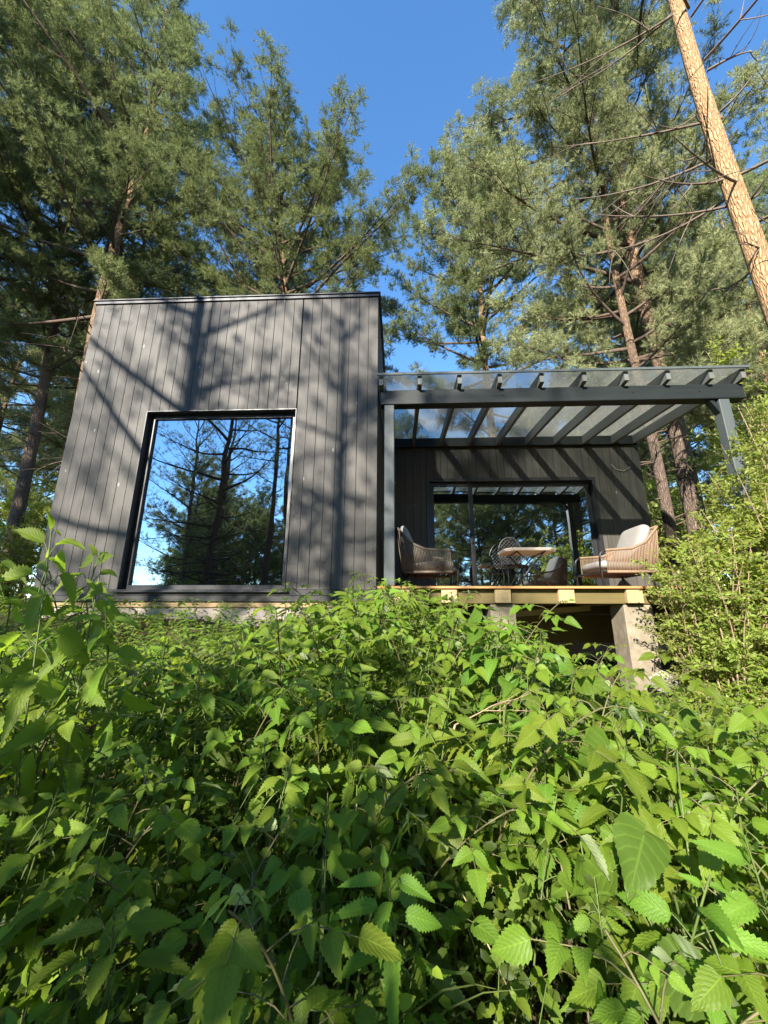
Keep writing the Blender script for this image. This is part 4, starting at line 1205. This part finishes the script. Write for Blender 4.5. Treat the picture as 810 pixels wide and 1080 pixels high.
g = np.random.default_rng(2024)
pts = []
cnt = {'n': 0, 'r': 0, 'b': 0}
tries = 0
while len(pts) < 600 and tries < 60000:
    tries += 1
    y = 0.5+3.75*g.random()**1.15
    hw = 1.08*y+0.60
    x = g.uniform(-hw, hw)
    if y > 4.15 and -0.2 < x: continue
    if y > 4.2: continue
    sp = 0.056+0.028*y
    if any((x-a)**2+(y-b)**2 < sp*sp for a, b in pts): continue
    if x*x+y*y < 0.36: continue
    pts.append((x, y))
extra = []; nn_ = 0
while len(extra) < 44:
    y = g.uniform(2.3, 4.05); x = -y*g.uniform(0.1, 0.95)
    if any((x-a)**2+(y-b)**2 < 0.011 for a, b in pts[-0:]+extra): continue
    extra.append((x, y))
    top = max(float(canopy_z(x, y))+g.normal(-0.02, 0.05), float(ground_z(x, y))+0.25)
    plant(NET, x, y, top, g.uniform(0, 6.28), 'nettle in the half shaded strip between the bank and the concrete plinth', 'nettles in front of the plinth')
for x, y in pts:
    gz = float(ground_z(x, y)); top = float(canopy_z(x, y))+g.normal(-0.04, 0.05)
    top = max(top, gz+0.16)
    u = g.random()
    pn = 0.62 if x < 0.15*y else 0.36
    if y > 1.9 and -0.9 < x < 1.0: pn = 0.55
    pb = 0.13 if x > 0.25*y and y < 2.2 else 0.03
    if u < pb and y > 0.85: plant(BRO, x, y, top-0.05, g.uniform(0, 6.28), LBp, GB)
    elif g.random() < 0.16: plant(WEE, x, y, top-0.02, g.uniform(0, 6.28), 'small leaved weed among the dense green mass on the bank below the cabin', 'small leaved weeds massed on the bank')
    elif u < pb+pn*(1-pb) and nn_ < 235:
        nn_ += 1; plant(NET, x, y, top, g.uniform(0, 6.28), LN, GN)
    else: plant(RAS, x, y, top, g.uniform(0, 6.28), LR, GRS)

g = np.random.default_rng(31)
for k in range(9):
    y = g.uniform(1.2, 2.6); x = y*g.uniform(-0.4, 0.95)
    plant(FER, x, y, float(canopy_z(x, y))+g.normal(-0.02, 0.03), g.uniform(0, 6.28), 'fern among the dense green mass on the bank below the cabin', 'ferns on the bank')
def grass(seed, n=26):
    g = np.random.default_rng(seed); b = Bag()
    for k in range(n):
        az = g.uniform(0, 6.28); h = np.array([math.cos(az), math.sin(az), 0]); l = g.uniform(0.6, 1.0)
        p0 = h*g.uniform(0, 0.04); p2 = h*g.uniform(0.10, 0.42)+UPV*l*g.uniform(0.75, 1.0)
        C = bez(p0, h*0.03+UPV*l*0.85, p2, 10)
        sd = np.cross(UPV, h)
        w = 0.0042*np.array([0.7, 0.9, 1, 1, 1, 0.95, 0.85, 0.7, 0.45, 0.05])[:, None]
        V = np.stack([C-sd*w, C+h*0.0012, C+sd*w], 1).reshape(-1, 3)
        F = np.array([(i*3+j, i*3+j+1, i*3+j+4, i*3+j+3) for i in range(9) for j in range(2)])
        U = np.tile([(0.5, 0), (0.5, 0.5), (0.5, 1)], (10, 1)); b.add(V, F, U, np.clip(g.normal(0.6, 0.25), 0, 1))
    return b.build('grass_tuft', M['grass'], None, True)
M['grass'] = leaf_mat('grass_blade', (0.09, 0.13, 0.02), (0.24, 0.27, 0.07), (0.16, 0.2, 0.06), (0.4, 0.46, 0.08), veins=False)
GRASS = [grass(600+i) for i in range(3)]
gspots = [(-1.05, 2.95), (-1.75, 3.2), (-0.75, 3.3)]
while len(gspots) < 26:
    y = g.uniform(0.8, 3.6); x = y*g.uniform(-0.95, 1.0); gspots.append((x, y))
for k, (x, y) in enumerate(gspots):
    o = GRASS[k] if k < 3 else GRASS[k % 3].copy()
    if k >= 3: COL.objects.link(o)
    gz = float(ground_z(x, y)); o.location = (x, y, gz); o.rotation_euler = (0, 0, g.uniform(0, 6.28))
    h = max(0.3, float(canopy_z(x, y))-gz+(0.10 if k < 3 else g.normal(0.0, 0.04))); o.scale = (min(1, h), min(1, h), h)
    tag(o, 'tuft of long grass standing among the nettles of the bank', 'grass', 'grass tufts on the bank')

# low undergrowth nobody could count: tangles of small leaves between the stems
def undergrowth():
    g = np.random.default_rng(77)
    n = 74000
    y = 0.42+4.0*g.random(n)**1.2
    x = g.uniform(-1, 1, n)*(1.1*y+1.9)
    keep = ~((y > 4.25) & (x > -0.3) & (x < 4.4)) & (x*x+y*y > 0.25)
    x, y = x[keep], y[keep]; n = len(x)
    gz = ground_z(x, y); top = canopy_z(x, y)-0.17
    cl = 0.10*np.sin(7.3*x+2*np.sin(3.1*y))*np.sin(6.1*y+1.3)+0.05*np.sin(17*x)*np.sin(19*y)
    z = gz+np.maximum(top+cl-gz, 0.06)*g.random(n)**0.55
    P = np.stack([x, y, z], 1)
    Dn = g.normal(0, 1, (n, 3)); Dn[:, 2] *= 0.5
    tint = np.clip(0.45+0.35*np.sin(5*x+1)*np.sin(4.2*y)+g.normal(0, 0.2, n), 0, 1)
    size = np.where((g.random(n) < 0.3) & (y > 1.5), 0.055, 0.027)
    V, F, U, T = leaf_batch(P, Dn, size[:, None], g, flat=0.5, wid=0.62, tint=tint)
    o = mesh_obj('undergrowth', V, F, M['small'], uv=U, tint=T)
    tag(o, 'tangle of small leaved weeds filling the gaps between the nettles', 'undergrowth', kind='stuff')
undergrowth()
# low weeds round the cabin and the forest floor
def floor_weeds():
    g = np.random.default_rng(78)
    n = 26000
    y = g.uniform(3.6, 16, n); x = g.uniform(-16, 17, n)
    hx = x*CT-(y-D)*ST; hy = x*ST+(y-D)*CT
    keep = ~((hx > XL-0.05) & (hx < 4.6) & (hy > -0.06) & (hy < 6.1))
    x, y = x[keep], y[keep]; n = len(x)
    dens = np.sin(1.3*x+0.5)*np.sin(1.1*y)+g.normal(0, 0.5, n) > -0.5
    x, y = x[dens], y[dens]; n = len(x)
    z = ground_z(x, y)+0.28*g.random(n)**1.5*np.where(y < 5, 0.8, 1.3)
    P = np.stack([x, y, z], 1); Dn = g.normal(0, 1, (n, 3)); Dn[:, 2] = np.abs(Dn[:, 2])*0.7
    V, F, U, T = leaf_batch(P, Dn, 0.075, g, flat=0.4, wid=0.5)
    o = mesh_obj('forest_weeds', V, F, M['small'], uv=U, tint=T)
    tag(o, 'low green weeds on the forest floor around the cabin', 'undergrowth', kind='stuff')
floor_weeds()

# dead stalks and a bare twig
def stalks(name, loc, n, ln, spread, mat, label, cat, seed, lean=0.0):
    g = np.random.default_rng(seed); b = Bag()
    for k in range(n):
        az = g.uniform(0, 6.28); l = ln*g.uniform(0.5, 1.0)
        e = np.array([math.cos(az)*spread*g.random()+lean*l, math.sin(az)*spread*g.random(), l])
        p0 = np.array([g.normal(0, 0.03), g.normal(0, 0.03), -0.05])
        V, F = tube_arrays(bez(p0, p0+(e-p0)*0.5+g.normal(0, 0.14, 3), e, 8), np.linspace(0.0035, 0.0012, 8), 5); b.add(V, F)
    o = b.build(name, mat, None, True); o.location = loc
    return tag(o, label, cat)
stalks('dry_stalks', (0.36, 0.98, float(ground_z(0.36, 0.98))), 9, 0.70, 0.42, M['dry'], 'bundle of dry straw coloured stalks right of the centre foreground', 'dead stalks', 5)
def twig_obj():
    g = np.random.default_rng(9); b = Bag()
    def br(p, d, l, r, k):
        e = p+d*l+g.normal(0, 0.03*l, 3); C = bez(p, (p+e)/2+g.normal(0, 0.06*l, 3), e, 6)
        V, F = tube_arrays(C, np.linspace(r, r*0.5, 6), 5); b.add(V, F)
        if k: 
            for j in range(3):
                d2 = d+g.normal(0, 0.45, 3); d2 /= np.linalg.norm(d2); br(C[g.integers(2, 6)], d2, l*0.6, r*0.6, k-1)
    br(np.zeros(3), np.array([0.75, 0.1, 0.35]), 0.16, 0.003, 2)
    br(np.array([0.0, 0, 0]), np.array([-0.2, 0.0, -1.0]), 0.5, 0.004, 0)
    o = b.build('bare_twig', M['twig'], None, True); o.location = (0.22, 1.33, -0.32)
    tag(o, 'bare forked twig sticking out of the nettles at the centre', 'twig')
twig_obj()

# ------------------------------------------------------------------ light, sky, camera
elev = math.asin(-SUN_TRAVEL.z)
to_sun = -SUN_TRAVEL
w = bpy.data.worlds.new('World'); SC.world = w; w.use_nodes = True
nt = w.node_tree
bg = nt.nodes['Background']
sky = nt.nodes.new('ShaderNodeTexSky'); sky.sky_type = 'NISHITA'; sky.sun_disc = False
sky.sun_elevation = elev
sky.sun_rotation = math.atan2(to_sun.x, to_sun.y)
sky.air_density = 1.0; sky.dust_density = 0.0; sky.ozone_density = 3.0
hs = nt.nodes.new('ShaderNodeHueSaturation'); hs.inputs['Saturation'].default_value = 1.17
nt.links.new(sky.outputs[0], hs.inputs['Color']); nt.links.new(hs.outputs[0], bg.inputs[0]); bg.inputs[1].default_value = 0.12
sl = bpy.data.lights.new('sun', 'SUN'); sl.energy = 5.0; sl.angle = R(0.53); sl.color = (1.0, 0.93, 0.82)
so = bpy.data.objects.new('sun', sl); COL.objects.link(so)
so.rotation_euler = to_sun.to_track_quat('Z', 'Y').to_euler(); so.location = (-10, -20, 20)

cam = bpy.data.cameras.new('camera'); co = bpy.data.objects.new('camera', cam); COL.objects.link(co)
cam.sensor_fit = 'HORIZONTAL'; cam.sensor_width = 36; cam.lens = 36*416.16/810
cam.clip_start = 0.02; cam.clip_end = 2000
co.matrix_world = Matrix.Rotation(R(90)+0.2577, 4, 'X') @ Matrix.Rotation(0.003, 4, 'Z')
SC.camera = co
vs = SC.view_settings
SC.display_settings.display_device = 'sRGB'
vs.view_transform = 'Standard'; vs.look = 'None'; vs.gamma = 1; vs.use_curve_mapping = False
vs.exposure = 1.80
SC.cycles.max_bounces = 8; SC.cycles.transparent_max_bounces = 12
SC.cycles.use_denoising = True
